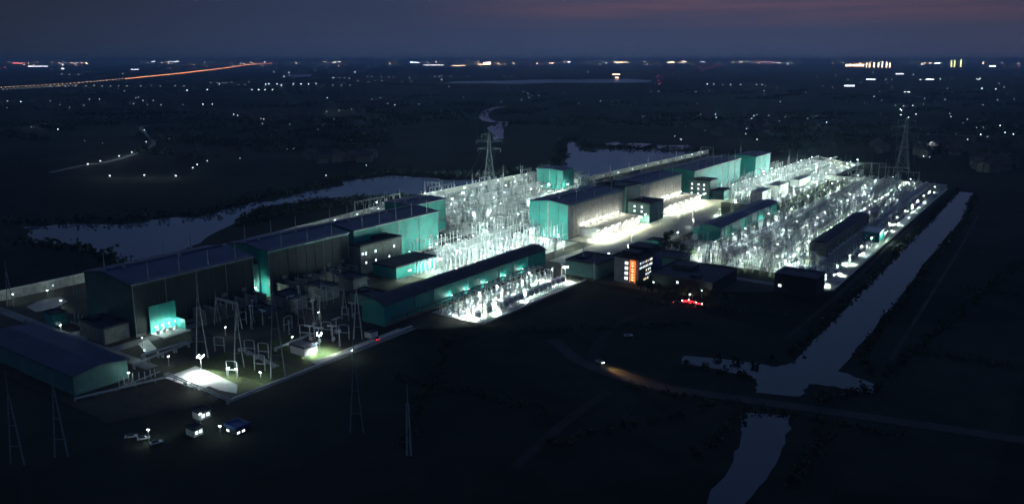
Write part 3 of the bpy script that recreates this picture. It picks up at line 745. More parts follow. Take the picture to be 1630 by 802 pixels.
for y in (340,355,372,390,408,424): FL(F_yard,-270+jr(4),y,'added floodlight on a pole among the front yard strip','yard floodlights of the front yard strip')  # extra lamps added to brighten the strip's ground and equipment
FL(F_edge,-264,338,'floodlight at the rounded near end of the front yard strip')
for y in (352,368,386,406,426): FL(F_small,-291,y,'small floodlight between the ducts and the arched shed','small floodlights by the arched shed')
FL(F_big,-261,430,'brightest lamp at the far end of the front yard strip')
FP(F_big,319,567,10,'very bright floodlight glaring over the near left plaza')
FL(F_big,-291,251,'very bright floodlight beside the small dark hut on the near road')
FP(F_small,363,585,5,'left one of two small bright lamps right of the near plaza')
FP(F_small,375,587,5,'right one of two small bright lamps right of the near plaza')
FL(F_small,-284.5,211,'small lamp at the near corner of the lit grass')
FP(F_wash,406,457,7,'lamp at the foot of the second left hall, lighting its teal end wall')
FP(F_wash,652,430,7,'lone bright lamp beside the low teal walled block')
FP(F_wash,648,373,8,'twin looking lamp against the lit side of the long left hall')
FP(F_wash,862,295,8,'bright lamp left of the lone teal block by the lake')
FP(F_wash,880,303,8,'bright lamp in front of the lone teal block by the lake')
FP(F_wash,903,292,8,'lamp lighting the right side of the lone teal block')
FP(F_wash,897,385,7,'lamp at the lower right corner of the bright teal end wall')
for y in (440,470,500,530): FL(F_small,-514+ -(y-440)*.12,y,'added lamp behind the left halls lighting the pale wall strip','added lamps behind the left halls')  # lamps added so that the wall strip comes out bright
for y in (205,228,250): FL(F_dim,-504,y,'added lamp below the tall pale wall at far left','added lamps below the far left wall')  # dim lamps added to light this stretch of wall
FL(F_wash,-117.6,676,'added lamp lighting the small teal hut at the right edge of the yard')  # wash lamp added in front to brighten the teal hut
FL(F_small,-500,300,'added lamp in the gap behind the two nearest left halls')  # added to light the piece of wall between the halls
for y in range(840,1175,38): FL(F_small,-459,y,'added lamp below the long white wall by the lake','added lamps along the lake wall')  # lamps added to light the lake wall and its poles
for px,py in ((205,596),(268,570),(150,522),(96,520),(230,560),(300,612)): FP(F_dim,px,py,4,'added small dim lamp beside the pipe racks of the near left','added dim lamps by the near left pipe racks')  # dim lamps added so the racks and structures show
for x,y in ((-360,300),(-330,285),(-375,330),(-310,250),(-350,240)): FL(F_dim,x,y,'small dim lamp between the unlit gantries before the left halls','dim lamps before the left halls')
FP(F_dim,160,435,5,'dim lamp under the teal end wall at far left')
FP(F_dim,172,458,5,'dim lamp at the middle of the far left teal end wall')
FP(F_dim,75,462,5,'small lamp on the ground below the far left wall')
FP(F_dim,97,478,5,'small lamp beside the far left teal hut')
FP(F_dim,226,537,5,'small lamp above the little white pad by the near hall')
FP(F_dim,560,560,4,'small lamp beside the near kerb road')
FP(F_small,1003,300,9,'lamp on the front of the dark tower')
FP(F_dim,1040,449,5,'small lamp by the office entrance')
for px,py in ((1117,462),(1098,468)): FP(F_dim,px,py,5,'tiny lamp on the dark ground below the workshop','tiny lamps below the workshop')
for y in (490,520,640,700): FL(F_edge,-262,y,'floodlight at the edge of the bright apron','apron edge floodlights')
for px,py in ((1133,276),(1165,262)): FP(F_wash,px,py,12,'lamp lighting the side of the long back hall','lamps along the long back hall')
for y in (612,650,690,730): FL(F_small,-217,y,'lamp lighting the wall of the navy roofed long shed','lamps along the navy roofed shed')
FL(F_small,-255,592,'lamp at the porch of the navy roofed shed')
for y in (975,1005): FL(F_wash,-312,y,'lamp at the wall of the farthest hall','lamps of the farthest hall')
for y in (385,410,440): FL(F_small,-386,y+10,'lamp at the foot of the long left hall','lamps along the long left hall')
# little pad lamps in hall A bay
for k,yy in enumerate((220.5,224,228,231.5)):
    t=place(F_small,(-381,yy,.6),0,'small glowing lamp inside the floodlit bay of the dark near hall','lamps inside the floodlit bay',.8)
# ------------------------------------------------------------------ masts, poles, pylons
def MP(mk,px,py,lab,grp=None,sc=1,rz=.6): x,y=at(px,py); return place(mk,(x,y,0),rz,lab,grp,sc)
MP(Mast40,322,570,'tall two legged mast beside the glaring lamp of the near plaza')
MP(MastD,381,584,'two legged mast right of the plaza between small lamps',None,.95)
MP(Mast58,443,603,'tallest dark mast at the near edge right of the lit grass')
MP(Mast30,570,540,'two legged mast beside the near kerb road',None,1.12)
MP(Mast30,17,488,'slim two legged mast at the far left wall',None,.95)
for i,(px,py,s) in enumerate(((480,520,.8),(508,526,.6),(519,470,.75),(544,468,.75),(395,512,.62),(120,470,.5))): MP(MastD,px,py,'dark lightning mast among the unlit left yard','dark masts of the unlit left yard',s)
MP(MastD,28,740,'dark mast cut by the lower left corner',None,1.0); MP(MastD,98,728,'dark leaning look mast right of the corner mast at lower left',None,1.0)
MP(Mast20,651,726,'lone grey pole in the dark field at bottom centre',None,1.4)
MP(Mast58,568,690,'faint dark mast in the near field left of the lone pole',None,.75)
for px,py,t_ in ((752,298,1.1),(801,290,1.1)): MP(Mast20,px,py,'white mast rising over the back wall of the left switchyard','white masts over the left back wall',t_)
for x,y in ((-524,700),(-498,640),(-470,760)): place(pole20,(x,y,0),0,'slim white pole among the left switchyard equipment','slim poles of the left switchyard')
for px,py in ((829,288),(937,290),(971,284),(1001,275),(1031,268),(1053,262),(1076,257),(857,290)): MP(pole20,px,py,'slim white pole along the back wall by the lake','slim poles along the lake wall',1,0)
for px,py in ((1178,258),(1183,300),(1267,280),(1279,283),(1291,284),(1303,283),(1314,282),(1254,275)): MP(Mast30,px,py,'white mast grouped at the back of the bright field','masts of the bright field',.95)
for px,py in ((1343,284),(1352,284),(1385,290),(1412,300),(1240,330),(1165,345)): MP(Mast30,px,py,'pale mast standing behind the right yard','masts behind the right yard',1.0)
for x,y in ((-205,530),(-205,610),(-205,700),(-204,790),(-204,880),(-160,560),(-160,740),(-160,830),(-138,950)): place(Mast30,(x,y,0),.3,'pale mast among the equipment of the right yard','masts inside the right yard',.8)
for px,py in ((928,432),(945,448)): MP(pole20,px,py,'slim pole by the lamp at the end of the front strip','slim poles at the front strip end',.9,0)
for x,y in ((-300,480),(-270,540),(-262,610),(-268,655),(-295,642)): place(pole20,(x,y,0),0,'slim pole along the bright apron','slim poles of the apron',.85)
for nme,(x0,x1,y0,y1),n,lab in (('a',(-431,-388,214,285),4,'the dark near hall'),('b',(-426,-391,301,362),3,'the second left hall'),('e',(-426,-394,374,457),5,'the long left hall'),('c',(-359,-326,538,626),3,'the middle hall'),('d',(-361,-327,666,755),3,'the hall right of the tower'),('g',(-357,-324,786,918),6,'the long back hall')):
    for i in range(n):
        y=y0+(y1-y0)*(i+.5)/n
        for x in (x0,x1): place(rod,(x,y,28.2),0,'lightning rod on the roof edge of '+lab,'lightning rods on '+lab)
for px,py,lab in ((688,312,'white portal frame at the left end of the switchyard back wall'),(1125,250,'white portal frame over the lake end of the back wall'),(1420,300,'large portal frame behind the right yard, right hand one'),(1385,292,'large portal frame behind the right yard, left hand one')):
    x,y=at(px,py); place(G24 if px>1200 else G18,(x,y,0),0.15,lab,None,1.0 if px<1200 else 1.15)
for px,py in ((1350,298),(1440,303)): x,y=at(px,py); place(G24,(x,y,0),0.0,'large steel portal frame crossing the far wall of the right yard','portals over the far wall')
def pylon():
    t=thing('pylon','x','pylon'); b=MB(); H_=58
    lv=[(0,6.5),(10,5),(20,3.8),(30,2.7),(38,1.9),(46,1.5),(54,1.1),(58,.3)]
    for (z0,w0),(z1,w1) in zip(lv,lv[1:]):
        for i in range(4):
            c=[(-1,-1),(1,-1),(1,1),(-1,1)]; a=c[i]; d=c[(i+1)%4]
            b.tube((a[0]*w0,a[1]*w0,z0),(a[0]*w1,a[1]*w1,z1),.3,n=4); b.tube((a[0]*w0,a[1]*w0,z0),(d[0]*w1,d[1]*w1,z1),.16,n=4); b.tube((d[0]*w0,d[1]*w0,z0),(a[0]*w1,a[1]*w1,z1),.16,n=4)
            b.tube((a[0]*w1,a[1]*w1,z1),(d[0]*w1,d[1]*w1,z1),.16,n=4)
    b.obj('lattice_tower','dsteel',t)
    for z,l in ((38,13),(47,15),(54,9)):
        a=MB()
        for s in (-1,1):
            for y in (-1,1): a.tube((s*1.2,y*1.2,z),(s*l,0,z+1.2),.22,n=4)
            a.tube((s*1.2,0,z+3),(s*l,0,z+1.2),.2,n=4)
        ar=a.obj('cross_arm','dsteel',t)
        for s in (-1,1): MB().ribbed(s*l,0,z-2.5,z+1,.25,4).obj('insulator_string','porc',ar)
    return t
x,y=at(779,290); place(pylon,(x,y,0),math.radians(30),'large lattice pylon behind the left switchyard at the river')
x,y=at(1436,270); place(pylon,(x,y,0),math.radians(20),'dim lattice pylon beyond the far right corner of the site',None,1.15)
x,y=at(640,240); 
def wires(p,q,sag,n,gap,lab):
    t=thing('power_line',lab,'power line',(p[0],p[1],0)); d=Vector((q[0]-p[0],q[1]-p[1],0)).normalized(); nx=(-d.y,d.x)
    for k in range(n):
        o=(k-(n-1)/2)*gap; b=MB(); P_=[]
        for i in range(15):
            u=i/14; P_.append(((q[0]-p[0])*u+nx[0]*o,(q[1]-p[1])*u+nx[1]*o,p[2]+(q[2]-p[2])*u-4*sag*u*(1-u)))
        for a_,c_ in zip(P_,P_[1:]): b.tube(a_,c_,.07,n=4,caps=False)
        b.obj('wire','alu',t)
pl=at(779,290); wires((pl[0],pl[1],40),(-500,640,21),5,3,9,'sagging wires from the left pylon down to the left switchyard')
wires((pl[0],pl[1],47),(pl[0]-330,pl[1]+420,47),14,3,12,'wires leaving the left pylon over the river')
pr_=at(1436,270); wires((pr_[0],pr_[1],45),(-160,1000,24),6,3,10,'sagging wires from the right pylon to the far portals')
wires((pr_[0],pr_[1],48),(pr_[0]+300,pr_[1]+500,48),14,3,12,'wires leaving the right pylon over the plain')
for y in (560,640,730,820,900): wires((-220,y,19),(-140,y+4,19),2,3,4,'slack wires strung across the right yard')
for o_ in [o for o in COL.objects if o.name.startswith('power_line') and o['label'].startswith('slack')]: o_['group']='slack wires of the right yard'
# ------------------------------------------------------------------ near left clutter
def rack(pa,pb,z,n,lab):
    (x0,y0),(x1,y1)=pa,pb; t=thing('pipe_rack',lab,'pipe rack',(x0,y0,0),math.atan2(y1-y0,x1-x0)); Ln=math.dist(pa,pb)
    for k in range(n): MB().tube((0,k*1.3,z),(Ln,k*1.3,z),.28,n=6).obj('pipe','steel',t)
    for i in range(int(Ln/8)+1): MB().box(i*8-.15,i*8+.15,-.2,(n-1)*1.3+.2,.2,z-.3).obj('support','steel',t)
rack(at(262,601),at(365,646),2.2,2,'twin pale pipes on supports beside the near plaza')
rack(at(215,588),at(316,548),2.5,2,'pipe rack leading to the glaring lamp above the plaza')
rack(at(190,622),at(255,596),1.5,1,'single pipe rail below the near left shed')
rack(at(40,514),at(132,548),2.2,2,'pale pipe rack beyond the near left shed')
rack(at(113,515),at(163,534),1.2,1,'short pale pipe rail in front of the dark near hall')
rack(at(228,578),at(300,556),4.0,2,'upper pipe rack crossing above the road to the plaza')
rack(at(120,640),at(262,606),1.4,2,'long low pipe pair from the near left shed to the plaza')
rack(at(380,560),at(440,590),2.0,2,'pipe pair behind the lit grass right of the plaza')
rack(at(330,480),at(430,520),5.0,2,'dark high pipe rack in front of the second left hall')
rack(at(440,560),at(500,535),1.6,2,'low pipe pair leading to the near road lamp')
x,y=at(85,532); place(G18,(x,y,0),1.2,'low pipe portal on the rack beyond the near left shed',None,.42)
def postrow():
    t=thing('equipment_post','x','post'); MB().box(-.25,.25,-.25,.25,.2,2.4).obj('leg','steel',t); MB().ribbed(0,0,2.4,4.4,.3,3).obj('insulator','porc',t); return t
for px,py in ((190,616),(198,612),(206,611),(212,607),(222,605),(231,604),(240,601),(247,600)): x,y=at(px,py); place(postrow,(x,y,0),0,'stubby white topped post in the row left of the plaza','stubby posts left of the plaza',.9)
for k in range(8):
    x,y=at(120+k*6,512+k*2.6); place(postrow,(x,y,0),0,'dim stubby post in the row before the dark near hall','dim posts before the near hall',1.2)
for px,py in ((398,565),(414,590),(350,560),(370,600),(420,570)): x,y=at(px,py); place(disconnector,(x,y,0),.4,'switch on two legs by the lit grass right of the plaza','switches by the lit grass')
for k in range(26):
    x=-365+R.uniform(0,70); y=240+R.uniform(0,110)
    place(R.choice((disconnector,post_ins,breaker,tall_post)),(x,y,.05),R.choice((0,Q)),'unlit high voltage apparatus on the dark left yard','apparatus of the dark left yard')
for x,y in ((-362,250),(-335,300)): place(G18,(x,y,0),.02,'dark unlit gantry on the left yard','gantries of the dark left yard')
for k,(px,py) in enumerate(((486,540),(494,545),(501,540),(520,535),(530,545),(541,552),(548,540),(508,548))): x,y=at(px,py); place((disconnector,breaker,ct)[k%3],(x,y,.1),.5,'pale apparatus lit by the glaring lamp on the near road','apparatus by the near road lamp')
H1=block('equipment_hut','small dark roofed pale hut left of the glaring near road lamp',-303,-293,243,251,4.2,wall='white')
H2=block('equipment_hut','small pale hut at the foot of the mast by the near road',-290,-285.5,280,285,3.2,wall='white')
for y in (286,310,334): block('dark_shed','one of the unlit grey sheds in the dark left yard',-384+14,-370+16,y,y+12,8,wall='concd')['group']='unlit grey sheds'
# ------------------------------------------------------------------ vehicles
def car(label,loc,rz,paint,tail=False,head=False,group=None):
    t=thing('parked_car',label,'car',loc,rz,group)
    k=MB(); pr=[(-2.2,.45),(2.2,.45),(2.25,.85),(1.3,1.0),(-2.0,1.05),(-2.25,.8)]
    MB().v; b=MB(); n=len(pr); b.v=[(x,-.88,z) for x,z in pr]+[(x,.88,z) for x,z in pr]; b.f=[tuple(range(n)),tuple(2*n-1-i for i in range(n))]+[(i,n+i,n+(i+1)%n,(i+1)%n) for i in range(n)]
    b.obj('body',paint,t); pc=[(-1.7,1.04),(1.0,1.0),(.35,1.5),(-1.3,1.5)]; c=MB(); n=4
    c.v=[(x,-.75,z) for x,z in pc]+[(x,.75,z) for x,z in pc]; c.f=[tuple(range(n)),tuple(2*n-1-i for i in range(n))]+[(i,n+i,n+(i+1)%n,(i+1)%n) for i in range(n)]
    c.obj('cabin','glass',t)
    for x in (-1.4,1.4):
        for y in (-.9,.9): MB().tube((x,y-.1,.34),(x,y+.1,.34),.34,n=12).obj('wheel','rubber',t)
    for y in (-.6,.6):
        MB().box(-2.32,-2.2,y-.2,y+.2,.7,.95).obj('tail_light','E_red' if tail else 'carr',t)
        MB().box(2.2,2.32,y-.2,y+.2,.65,.85).obj('headlight','E_head' if head else 'porc',t)
    return t
def C_(px,py,rz,*a,**k): x,y=at(px,py); return car(k.pop('label'),(x,y,.2),rz,*a,**k)
C_(600,541,2.6,'card',tail=True,label='dark car with glowing red tail lights on the near road')
C_(1078,484,.3,'card',tail=True,label='car with red lights at the left end of the red lit barrier')
C_(955,578,5.2,'carw',head=True,label='car with headlights lighting the bend of the dark country road')
for i,(px,py,rz) in enumerate(((229,700,1.0),(249,707,1.3),(209,697,.9))): C_(px,py,rz,'carw',label=('white car parked leftmost in the dark near corner','white car parked rightmost in the dark near corner','white car parked behind the other two in the near corner')[(i+1)%3 if i else 1] if 0 else ['middle one of three white cars in the dark near corner','rightmost of three white cars in the dark near corner','leftmost of three white cars in the dark near corner'][i])
C_(1000,536,.8,'carw',label='pale car standing alone in the dark field right of centre')
K1=block('guard_hut','small white guard hut with a lit side near the bottom left',-277,-272,172,177,3.2,wall='white'); windows(K1,'x',2.5,(1.5,3.6),(1.2,),1.3,1.3)
K2=block('guard_hut','low white hut lit brightly, nearest one at the bottom left',-266,-261,162,166,3,wall='white'); windows(K2,'x',2.5,(1.2,2.9),(1.2,),1.1,1.2)
K3=block('canopy_shelter','small blue roofed shelter right of the guard huts at the bottom left',-256,-249,172,178,2.6,wall='darkclad',roof='blue'); windows(K3,'x',3.5,(1,3.2),(.9,),1.2,.8); windows(K3,'y',0,(-1.5,),(.9,),1.5,.8)
FL(F_dim,-268.5,170,'small lamp between the guard huts at the bottom left'); FL(F_dim,-253,168,'dim lamp by the blue shelter at the bottom left'); 
FP(F_dim,236,683,5,'dim lamp over the three white cars')
BR=thing('red_barrier','triangular road barrier outlined in red light on the dark forecourt','barrier',(-181,431,.2),.15)
MB().tube((0,0,.8),(12,-1,.8),.12).tube((0,0,.8),(3,3.2,.8),.12).tube((3,3.2,.8),(12,-1,.8),.10).obj('light_tube','E_red',BR)
for p in ((0,0),(3,3.2),(12,-1),(7,1)): MB().box(p[0]-.15,p[0]+.15,p[1]-.15,p[1]+.15,0,.7).obj('post','steel',BR)
for p in ((0,0),(3,3.2),(12,-1),(8,.6)): MB().lathe(p[0],p[1],[(.12,.92),(.28,1.1),(.12,1.28)],8).obj('beacon','E_head',BR)
rl=light_data('red_light',500,(1,.03,.04)); l=bpy.data.objects.new('lamp_light',rl); COL.objects.link(l); l.parent=BR; l.location=(5,1,2)
ol=light_data('sodium_light',900,(1,.45,.18))
def mk_sod():
    t=thing('street_lamp','x','street lamp'); MB().tube((0,0,.1),(0,0,6),.1,.07).tube((0,0,6),(1.4,0,6.4),.06).obj('pole','steel',t)
    h=MB().box(1.1,1.9,-.16,.16,6.3,6.45).obj('lamp_housing','dsteel',t); MB().box(1.15,1.85,-.12,.12,6.22,6.29).obj('lamp_glass','E_or2',h)
    l=bpy.data.objects.new('lamp_light',ol); COL.objects.link(l); l.parent=t; l.location=(1.5,0,6); return t
# car headlight beam on the bend
hb=light_data('headlight_beam',45000,(1,.55,.28),.15,spot=36); x,y=at(952,581)
x2,y2=at(1010,607); l=bpy.data.objects.new('headlight_beam',hb); COL.objects.link(l)
l.parent=[o for o in COL.objects if o.name.startswith('parked_car') and o['label'].startswith('car with headlights')][0]
car_o=l.parent; car_o.rotation_euler[2]=math.atan2(y2-y,x2-x); l.location=(2.6,0,.9); l.rotation_euler=(0,math.radians(-80),0)
# ------------------------------------------------------------------ trees
def leaf_crown(rnd,rx,rz_,cz,n,ls):
    b=MB(); lob=[(rnd.uniform(-.55,.55)*rx,rnd.uniform(-.55,.55)*rx,cz+rnd.uniform(-.45,.55)*rz_,rnd.uniform(.35,.6)) for _ in range(7)]
    for _ in range(n):
        lx,ly,lz,lr=rnd.choice(lob); d=Vector((rnd.gauss(0,1),rnd.gauss(0,1),rnd.gauss(0,1))).normalized()*(rnd.random()**.4)
        p=Vector((lx+d.x*rx*lr,ly+d.y*rx*lr,lz+d.z*rz_*lr)); u=Vector((rnd.gauss(0,1),rnd.gauss(0,1),rnd.gauss(0,.6))).normalized(); w=u.orthogonal().normalized(); s=ls*rnd.uniform(.6,1.3)
        b.quad(tuple(p-u*s),tuple(p-w*s*.6),tuple(p+u*s),tuple(p+w*s*.6))
    return b
def mk_tree(seed):
    def f():
        rnd=random.Random(seed); t=thing('tree','x','tree'); h=rnd.uniform(3,4.5)
        k=MB().tube((0,0,0),(.2,.1,h),.32,.18,7)
        for i in range(5):
            a=i*1.3; k.tube((.2,.1,h*.8),(math.cos(a)*1.8,math.sin(a)*1.8,h+2.2),.12,.04,5)
        k.obj('trunk','bark',t); leaf_crown(rnd,3.2,3.2,h+2.2,260,.55).obj('crown','leaf',t); return t
    return f
TR=[mk_tree(s) for s in (3,4,5)]
tp=[(1062,392),(1068,380),(1058,400),(1075,404),(1088,408),(1100,412)]
for px,py in tp: x,y=at(px,py); place(TR[R.randrange(3)],(x,y,0),R.uniform(0,6),'tree growing behind the office beside the bright apron','trees behind the office',R.uniform(.8,1.4))
for x,y in ((-300,396),(-250,325),(-246,440)): pass
for k in range(16):
    x=-214+R.uniform(0,62); y=436+R.uniform(-6,10); place(TR[k%3],(x,y,0),R.uniform(0,6),'dark tree along the near side of the workshop','dark trees before the workshop',R.uniform(.6,1.0))
for k in range(0):
    x=-262+R.uniform(-14,12); y=196+k*5+R.uniform(-2,2)
    if x<-276: x=-272
    place(TR[k%3],(x,y,0),R.uniform(0,6),'dark bushy tree in the unlit field before the near road','dark trees before the near road',R.uniform(.4,.8))
# woods and scrub along the banks: uncountable
def wood(name,pts,rnd,wd,ls,n):
    b=MB()
    for (x,y) in pts:
        for _ in range(n):
            cx=x+rnd.gauss(0,wd); cy=y+rnd.gauss(0,wd); hh=rnd.uniform(.4,1)*ls*5
            for _ in range(7):
                p=Vector((cx+rnd.gauss(0,ls),cy+rnd.gauss(0,ls),abs(rnd.gauss(.45,.25))*hh)); u=Vector((rnd.gauss(0,1),rnd.gauss(0,1),rnd.gauss(0,.7))).normalized(); w=u.cross(Vector((rnd.gauss(0,1),rnd.gauss(0,1),rnd.gauss(0,1)))).normalized(); s=ls*rnd.uniform(.5,1.1)
                b.quad(tuple(p-u*s),tuple(p-w*s),tuple(p+u*s),tuple(p+w*s))
    return tag(b.obj(name,'leafd'),'dark scrub and trees growing along the banks' if 0 else None,None,None,'stuff')
rw=random.Random(5)
def along(pts,step):
    out=[]
    for a,b in zip(pts,pts[1:]):
        d=math.dist(a,b); n=max(1,int(d/step)); out+=[(a[0]+(b[0]-a[0])*i/n,a[1]+(b[1]-a[1])*i/n) for i in range(n)]
    return out
o=wood('river_bank_wood',along(pxs((30,357),(113,353),(184,354),(267,343),(330,340),(396,320),(472,305),(500,300),(545,284),(620,275),(700,279),(760,282),(840,270)),14),rw,5,1.7,8); o['label']='dark wood along the far bank of the river'; o['category']='wood'
o=wood('river_bank_wood',along(pxs((40,388),(123,397),(160,408),(200,428)),12)+along(pxs((392,348),(415,338),(450,331),(500,323),(540,320),(600,318),(660,314)),9)+along(pxs((385,360),(450,345),(520,332),(580,325)),9),rw,4,1.5,8); o['label']='dark scrub along the near bank of the river behind the halls'; o['category']='wood'
o=wood('lake_shore_wood',along(pxs((880,262),(893,250),(890,228),(905,221),(925,226),(935,236),(945,234),(1000,236),(1050,238),(1110,240),(1160,244)),14),rw,4.5,1.7,8); o['label']='dark trees round the lake shore'; o['category']='wood'
o=wood('canal_bank_scrub',along([(-105,1000),(-103,800),(-102,600),(-102,380),(-112,356),(-140,355)],9)+along([(-84,960),(-76,800),(-76,600),(-75,400),(-64,368)],9)+along([(-138,338),(-112,340),(-108,330)],8)+along([(-98,296),(-101,250)],8)+along([(-66,300),(-66,250)],8)+along([(-60,360),(-80,328)],6),rw,1.1,.9,5); o['label']='low dark scrub along the canal banks'; o['category']='scrub'
pts=[]
for a,c in (((-150,300),(-40,318)),((-250,300),(-190,200)),((-60,380),(-20,700)),((-200,420),(-120,440)),((-230,330),(-160,400)),((-112,300),(-150,230)),((-50,420),(20,430)),((-48,560),(60,575)),((-240,250),(-160,260))):
    pts+=[(p[0]+rw.gauss(0,1),p[1]+rw.gauss(0,1)) for p in along([a,c],5)]
o=wood('field_edge_scrub',pts,rw,1.6,.6,5); o['label']='low scrub along the field edges in the dark foreground'; o['category']='scrub'
pts=[]
for _ in range(150):
    px=rw.uniform(-50,1700); py=95+rw.uniform(12,150); x,y=at(px,py); a=rw.choice((0,Q,YAW,YAW+.4,1.2))+rw.uniform(-.1,.1); Ln=math.hypot(x,y)*rw.uniform(.04,.14)
    if 560<px<1180 and 200<py: continue
    pts+=[(x+math.cos(a)*Ln*k/26+rw.gauss(0,4),y+math.sin(a)*Ln*k/26+rw.gauss(0,4)) for k in range(26)]
o=wood('distant_tree_belts',pts,rw,7,2.6,2); o['label']='scattered dark tree belts of the plain beyond the river'; o['category']='wood'
# ------------------------------------------------------------------ distant plain: lamps, villages, towns
def lampmesh(name,em,r,h):
    def f():
        t=thing(name,'x','street lamp')
        MB().tube((0,0,0),(0,0,h),.18,.12,5).obj('pole','dsteel',t); MB().lathe(0,0,[(r*.5,h-r*.5),(r,h),(r*.5,h+r*.5)],8).obj('lamp_glass',em,t); return t
    return f
L_wh=lampmesh('village_lamp','E_wh',1,3); L_dim=lampmesh('village_lamp','E_wh2',1,3); L_hw=lampmesh('motorway_lamp','E_or',1,3)
def far_lamp(px,py,mk,lab,grp,s=1.0):
    x,y=at(px,py); d=math.hypot(x,y); r=max(.5,min(9,d/1286*.5*s)); x,y=at(px,py,3*r); place(mk,(x,y,0),0,lab,grp,r)
bright=[(372,182),(378,184),(531,124),(11,172),(92,206),(33,162),(323,166),(338,166),(452,122),(436,115),(460,116),(330,256),(314,262),(307,267),(382,252),(519,279),(523,234),(529,246),(531,248),(560,254),(583,253),(583,263),(588,231),(456,220),(457,237),(467,237),(565,115),(703,127),(637,157),(629,167),(521,156),(298,144),(330,143),(349,134),(401,143),(412,143),(422,143),(434,143),(423,134),(441,134),(448,136),(467,134),(479,134),(491,134),(503,133),(428,134),
(1136,134),(1126,134),(1150,135),(1163,135),(1179,135),(1204,135),(1213,135),(1108,146),(1139,182),(1140,187),(1187,213),(1200,184),(1196,189),(1205,222),(1188,205),(1074,217),(1084,222),(1039,183),(1049,184),(1060,184),(1066,182),(956,161),(1056,176),(1242,162),(1316,195),(1330,183),(1390,152),(1391,154),(1453,168),(1446,187),(1433,174),(1434,183),(1458,182),(1402,181),(1514,186),(1540,227),(1496,241),(1502,236),(1467,232),(1467,237),(1470,249),(1493,241),(1557,217),(1559,218),(1561,214),(1600,211),(1606,201),(1613,214),(1592,200),(1585,142),(1563,141),(1454,119),(1465,127),(1478,126),(1497,126),(1555,126),(1560,125),(1558,127),(1435,176),(1216,145),(936,115)]
dim=[(12,161),(75,165),(80,161),(95,167),(111,171),(112,159),(142,158),(158,158),(133,168),(216,156),(213,165),(228,160),(235,167),(245,160),(256,167),(291,167),(220,155),(198,145),(224,137),(241,137),(255,137),(279,137),(293,137),(335,132),(346,132),(354,132),(360,132),(396,131),(380,135),(390,135),(369,131),(196,118),(125,119),(98,118),(110,119),(150,136),(163,137),(176,137),(189,137),(202,137),(137,137),(120,137),(104,138),(93,137),(80,137),(450,196),(462,194),(415,189),(430,187),(418,197),(448,194),(461,198),(480,193),(509,204),(532,190),(529,201),(506,206),(502,112),(540,124),(549,124),(556,125),(585,122),(592,122),(607,123),(619,123),(626,123),(608,129),(570,129),(586,131),(652,124),(699,122),(692,122),(717,122),(745,122),(703,121),(592,158),(606,156),(617,165),(628,168),(642,162),(667,166),(640,130),(655,130),(530,136),(543,136),(557,136),(715,138),(802,122),(815,122),(808,140),(798,162),(738,155),
(833,146),(840,149),(858,152),(897,148),(842,156),(830,159),(921,165),(975,161),(984,161),(1020,163),(1036,146),(1049,146),(1217,150),(1130,145),(1023,186),(1046,189),(1091,201),(1122,208),(1110,165),(1108,190),(1205,183),(1219,187),(1240,193),(1263,230),(1277,180),(1286,189),(1306,200),(1340,196),(1300,122),(1330,120),(1360,118),(1390,115),(1350,127),(1410,127),(1420,127),(1380,165),(1376,164),(1403,160),(1425,168),(1438,169),(1463,162),(1472,157),(1504,159),(1512,181),(1533,196),(1540,190),(1565,167),(1588,159),(1614,158),(1598,139),(1590,133),(1480,250),(1520,234),(1545,232),(1555,203),(1565,203),(1572,218),(1630,218),(1236,140),(1258,150),(1283,147),(1218,137),(1310,137),(1325,139),(1275,178),(1250,186),(1240,203),(1224,184),(1338,151),(1352,150),(1400,146),(1508,141),(21,211),(163,228),(135,224)]
for p in bright: far_lamp(p[0],p[1],L_wh,'tiny white lamp shining on the dark plain','bright lamps scattered on the plain',1.0)
for p in dim: far_lamp(p[0]+R.uniform(-.4,.4),p[1],L_dim,'faint white lamp on the dark plain','faint lamps scattered on the plain',.95)
# motorway lamps: spaced in the photo at left, merging to the right
def on(px):
    P=[(-80,152),(0,140),(60,136.5),(120,133),(200,126),(290,117),(350,110),(395,103.5),(435,101)]
    for (a,b),(c,d) in zip(P,P[1:]):
        if a<=px<=c: return b+(d-b)*(px-a)/(c-a)
px=2.; n=0
while px<430 and n<150:
    py=on(px); far_lamp(px,py-.6,L_hw,'orange lamp in the chain along the motorway','lamps along the motorway',.8 if px<300 else .7)
    if px<120: far_lamp(px+3,py+2.6,L_dim,'faint lamp along the near side of the motorway','faint lamps beside the motorway',.7)
    px+=6.5 if px<140 else 5 if px<220 else 3.4 if px<300 else 2.4; n+=1
# stream of traffic on the far, merged stretch of the motorway: nobody could count the cars
b=MB(); rt=random.Random(3)
for i in range(520):
    px=rt.uniform(200,436) if i%3 else rt.uniform(280,410); py=on(min(434,px))+rt.uniform(-.2,.2)
    x,y=at(px,py); d=math.hypot(x,y); s=d/1286*.30
    b.box(x-s*1.6,x+s*1.6,y-s,y+s,.6,.6+s*1.1)
o=b.obj('distant_traffic','E_hot'); tag(o,'orange glowing stream of far off traffic on the motorway','traffic',None,'stuff')
